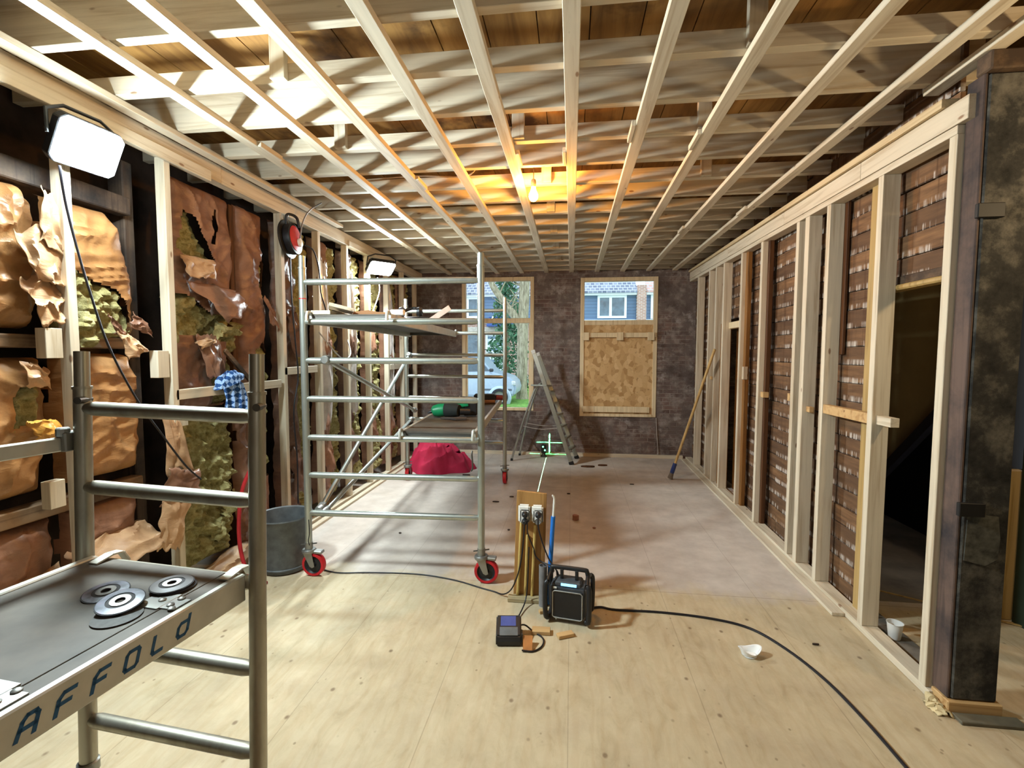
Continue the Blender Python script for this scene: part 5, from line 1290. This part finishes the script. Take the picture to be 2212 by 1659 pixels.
# tree
bark = NT('bark', .9, 0, .1)
f = bark.noise(bark.obj((5, 5, .9)), 4, 7, .65)
bark.col(bark.ramp(f, [(.35, lin(112, 104, 84)), (.6, lin(172, 166, 140)), (.75, lin(196, 192, 166))])); bark.bump(f, .6, .03)
tr = thing('street_tree', 'thick grey street tree with forked trunk outside the left window', 'tree', (-1.82, 17.5, -.08))
MB().tube(smooth_path([(-1.80, 17.5, -.08), (-1.82, 17.5, .4), (-1.80, 17.5, 1.6), (-1.78, 17.5, 2.7), (-1.72, 17.5, 4.2), (-1.68, 17.5, 6.5)], 4), [.24, .23, .22, .21] + [.20] * 8 + [.19] * 5 + [.17] * 4, 16).build('trunk', bark.m, tr, smooth=True)
MB().tube(smooth_path([(-1.82, 17.45, 2.55), (-2.1, 17.4, 3.0), (-2.55, 17.3, 3.6), (-2.9, 17.2, 4.15), (-3.1, 17.2, 4.9)], 4), [.15] * 6 + [.12] * 6 + [.10] * 5, 12).build('branch', bark.m, tr, smooth=True)
rt = random.Random(4)
for i in range(16):
    t_ = rt.random()
    a = Vector((-1.9 - 1.0 * t_, 17.35, 2.8 + 1.5 * t_)) if i % 2 else Vector((-1.75, 17.45, 3.0 + 2.0 * t_))
    d = Vector((rt.uniform(-.9, .5), rt.uniform(-.3, .3), rt.uniform(.1, .8)))
    MB().tube(smooth_path([a, a + d * .5 + Vector((0, 0, rt.uniform(-.1, .1))), a + d * 1.1], 3), [.03, .027, .025, .02, .017, .014, .010], 6).build('twig', bark.m, tr, smooth=True)
# evergreen
leaf = NT('evergreen_leaf', .7, 0, .2)
f = leaf.noise(leaf.pos(), 3, 5)
leaf.col(leaf.ramp(f, [(.35, lin(40, 84, 62)), (.65, lin(100, 146, 110))]))
ev = thing('evergreen_shrub', 'tall evergreen shrub behind the street tree outside the left window', 'shrub', (-2.65, 19.5, -.06))
rg = random.Random(11)
mbl = MB()
for i in range(2600):
    z = rg.uniform(0.05, 5.6)
    R_ = .95 * (1 - (z / 7.5)) * (1 + .25 * math.sin(z * 4.2))
    th = rg.uniform(0, 2 * PI); rr_ = R_ * math.sqrt(rg.uniform(.25, 1))
    c = Vector((-2.62 + rr_ * math.cos(th), 19.5 + rr_ * math.sin(th), z))
    u = Vector((rg.uniform(-1, 1), rg.uniform(-1, 1), rg.uniform(-1, .6))).normalized() * rg.uniform(.12, .24)
    w = Vector((rg.uniform(-1, 1), rg.uniform(-1, 1), rg.uniform(-1, 1))).normalized() * rg.uniform(.05, .09)
    mbl.add([c, c + u * .5 + w, c + u, c + u * .5 - w], [(0, 1, 2, 3)])
mbl.build('foliage', leaf.m, ev)
MB().cyl((-2.62, 19.5, -.06), (-2.62, 19.5, 4.8), .07, 10, .03).build('stem', bark.m, ev, smooth=True)
# houses
roof_blue = NT('grey_roof_tiles', .7, 0, .2)
def tile(nt_, a, b):
    s0 = nt_.n('SeparateXYZ', {0: nt_.pos()})
    v = nt_.n('CombineXYZ', {0: s0.outputs[0], 1: s0.outputs[2], 2: 0.0})
    bk = nt_.n('TexBrick', {'Vector': v, 'Color1': a, 'Color2': b, 'Mortar': lin(176, 182, 192), 'Scale': 1.0, 'Mortar Size': .022, 'Brick Width': .24, 'Row Height': .17})
    nt_.col(bk.outputs[0]); return nt_.m
rm1 = tile(roof_blue, lin(104, 112, 132), lin(138, 146, 164))
rm2 = tile(NT('red_roof_tiles', .7, 0, .2), lin(186, 142, 136), lin(206, 168, 160))
siding = NT('slate_blue_siding', .6, 0, .3)
s0 = siding.n('SeparateXYZ', {0: siding.pos()})
fr0 = siding.math('FRACT', siding.math('DIVIDE', s0.outputs[2], .17))
siding.col(siding.mix(siding.math('GREATER_THAN', fr0, .88), lin(104, 128, 158), lin(78, 96, 122)))
white_paint = plain('white_paint', lin(236, 244, 248), .5, vary=.02)
red_brick = NT('red_brick', .8, 0, .2)
s0 = red_brick.n('SeparateXYZ', {0: red_brick.pos()})
v = red_brick.n('CombineXYZ', {0: s0.outputs[0], 1: s0.outputs[2], 2: 0.0})
red_brick.col(red_brick.n('TexBrick', {'Vector': v, 'Color1': lin(186, 146, 126), 'Color2': lin(160, 120, 104), 'Mortar': lin(206, 196, 190), 'Scale': 1.0, 'Mortar Size': .012, 'Brick Width': .24, 'Row Height': .075}).outputs[0])
dark_pane = plain('dark_house_pane', lin(92, 116, 132), .08, 0, .8, .3, 2)
HY = 26.0
def hwin(root, x0, x1, z0, z1, mull=(.45,), m=dark_pane):
    fm = MB().box(x0, HY - .08, z0, x1, HY + .05, z0 + .12).box(x0, HY - .08, z1 - .12, x1, HY + .05, z1).box(x0, HY - .08, z0 + .12, x0 + .12, HY + .05, z1 - .12).box(x1 - .12, HY - .08, z0 + .12, x1, HY + .05, z1 - .12)
    for k in mull:
        xm = x0 + (x1 - x0) * k
        fm.box(xm - .07, HY - .08, z0 + .12, xm + .07, HY + .05, z1 - .12)
    o = fm.build('window', white_paint, root)
    MB().box(x0 + .12, HY - .03, z0 + .12, x1 - .12, HY + .02, z1 - .12).build('pane', m, o)
def house(label, x0, x1, roof_m, wins, lower=True, low_wins=()):
    r = thing('terraced_house', label, 'house', ((x0 + x1) / 2, HY + 2, -.12))
    MB().box(x0, HY + .02, 3.42, x1, HY + .6, 4.7).build('upper_wall', siding.m, r)
    MB().box(x0, HY + .02, -.12, x1, HY + .6, 3.25).build('lower_wall', red_brick.m, r)
    MB().box(x0, HY - .25, 4.70, x1, HY + .3, 4.90).build('gutter_board', white_paint, r)
    MB().box(x0, HY - .10, 3.25, x1, HY + .3, 3.42).build('sill_band', white_paint, r)
    MB().add([(x0, HY - .35, 4.90), (x1, HY - .35, 4.90), (x1, HY + 4.5, 8.6), (x0, HY + 4.5, 8.6), (x0, HY - .35, 4.8), (x1, HY - .35, 4.8), (x1, HY + 4.5, 8.4), (x0, HY + 4.5, 8.4)],
             [(0, 1, 2, 3), (7, 6, 5, 4), (0, 4, 5, 1), (1, 5, 6, 2), (2, 6, 7, 3), (3, 7, 4, 0)]).build('roof', roof_m, r)
    for w in wins: hwin(r, *w)
    for w in low_wins: hwin(r, *w)
    return r
h1 = house('slate blue house with a white double window seen through the right window', -1.2, 3.36, rm1, [(1.34, 2.86, 3.50, 4.70, (.45,))])
MB().box(3.37, HY - .3, -.12, 3.84, HY + .6, 5.2).build('brick_pier', red_brick.m, h1)
house('neighbouring house with reddish roof at the right edge of the right window', 3.86, 9.0, rm2, [(4.1, 5.4, 3.45, 4.70, (.5,))])
blind = NT('white_blinds', .5, 0, .3)
s0 = blind.n('SeparateXYZ', {0: blind.pos()})
blind.col(blind.mix(blind.math('GREATER_THAN', blind.math('FRACT', blind.math('DIVIDE', s0.outputs[2], .32)), .55), lin(226, 236, 242), lin(120, 146, 168)))
h3 = house('house with blue awning and white framed windows seen through the left window', -9.5, -1.24, rm1, [(-7.2, -4.9, 3.55, 4.70, (.3, .65))], True,
           [(-5.9, -5.0, .9, 2.75, ()), (-4.7, -3.5, .4, 2.75, (), blind.m)])
MB().prism([(-.9, 3.05), (-.9, 3.12), (.0, 3.62), (.02, 3.05)], lambda a, b, t: (t, HY + a, b), -4.5, -3.0).build('awning', plain('blue_awning', lin(58, 86, 150), .6), h3)
MB().box(-5.9, HY - .3, 2.78, -2.9, HY + .1, 3.05).build('concrete_band', plain('pale_band', lin(196, 190, 178), .7), h3)
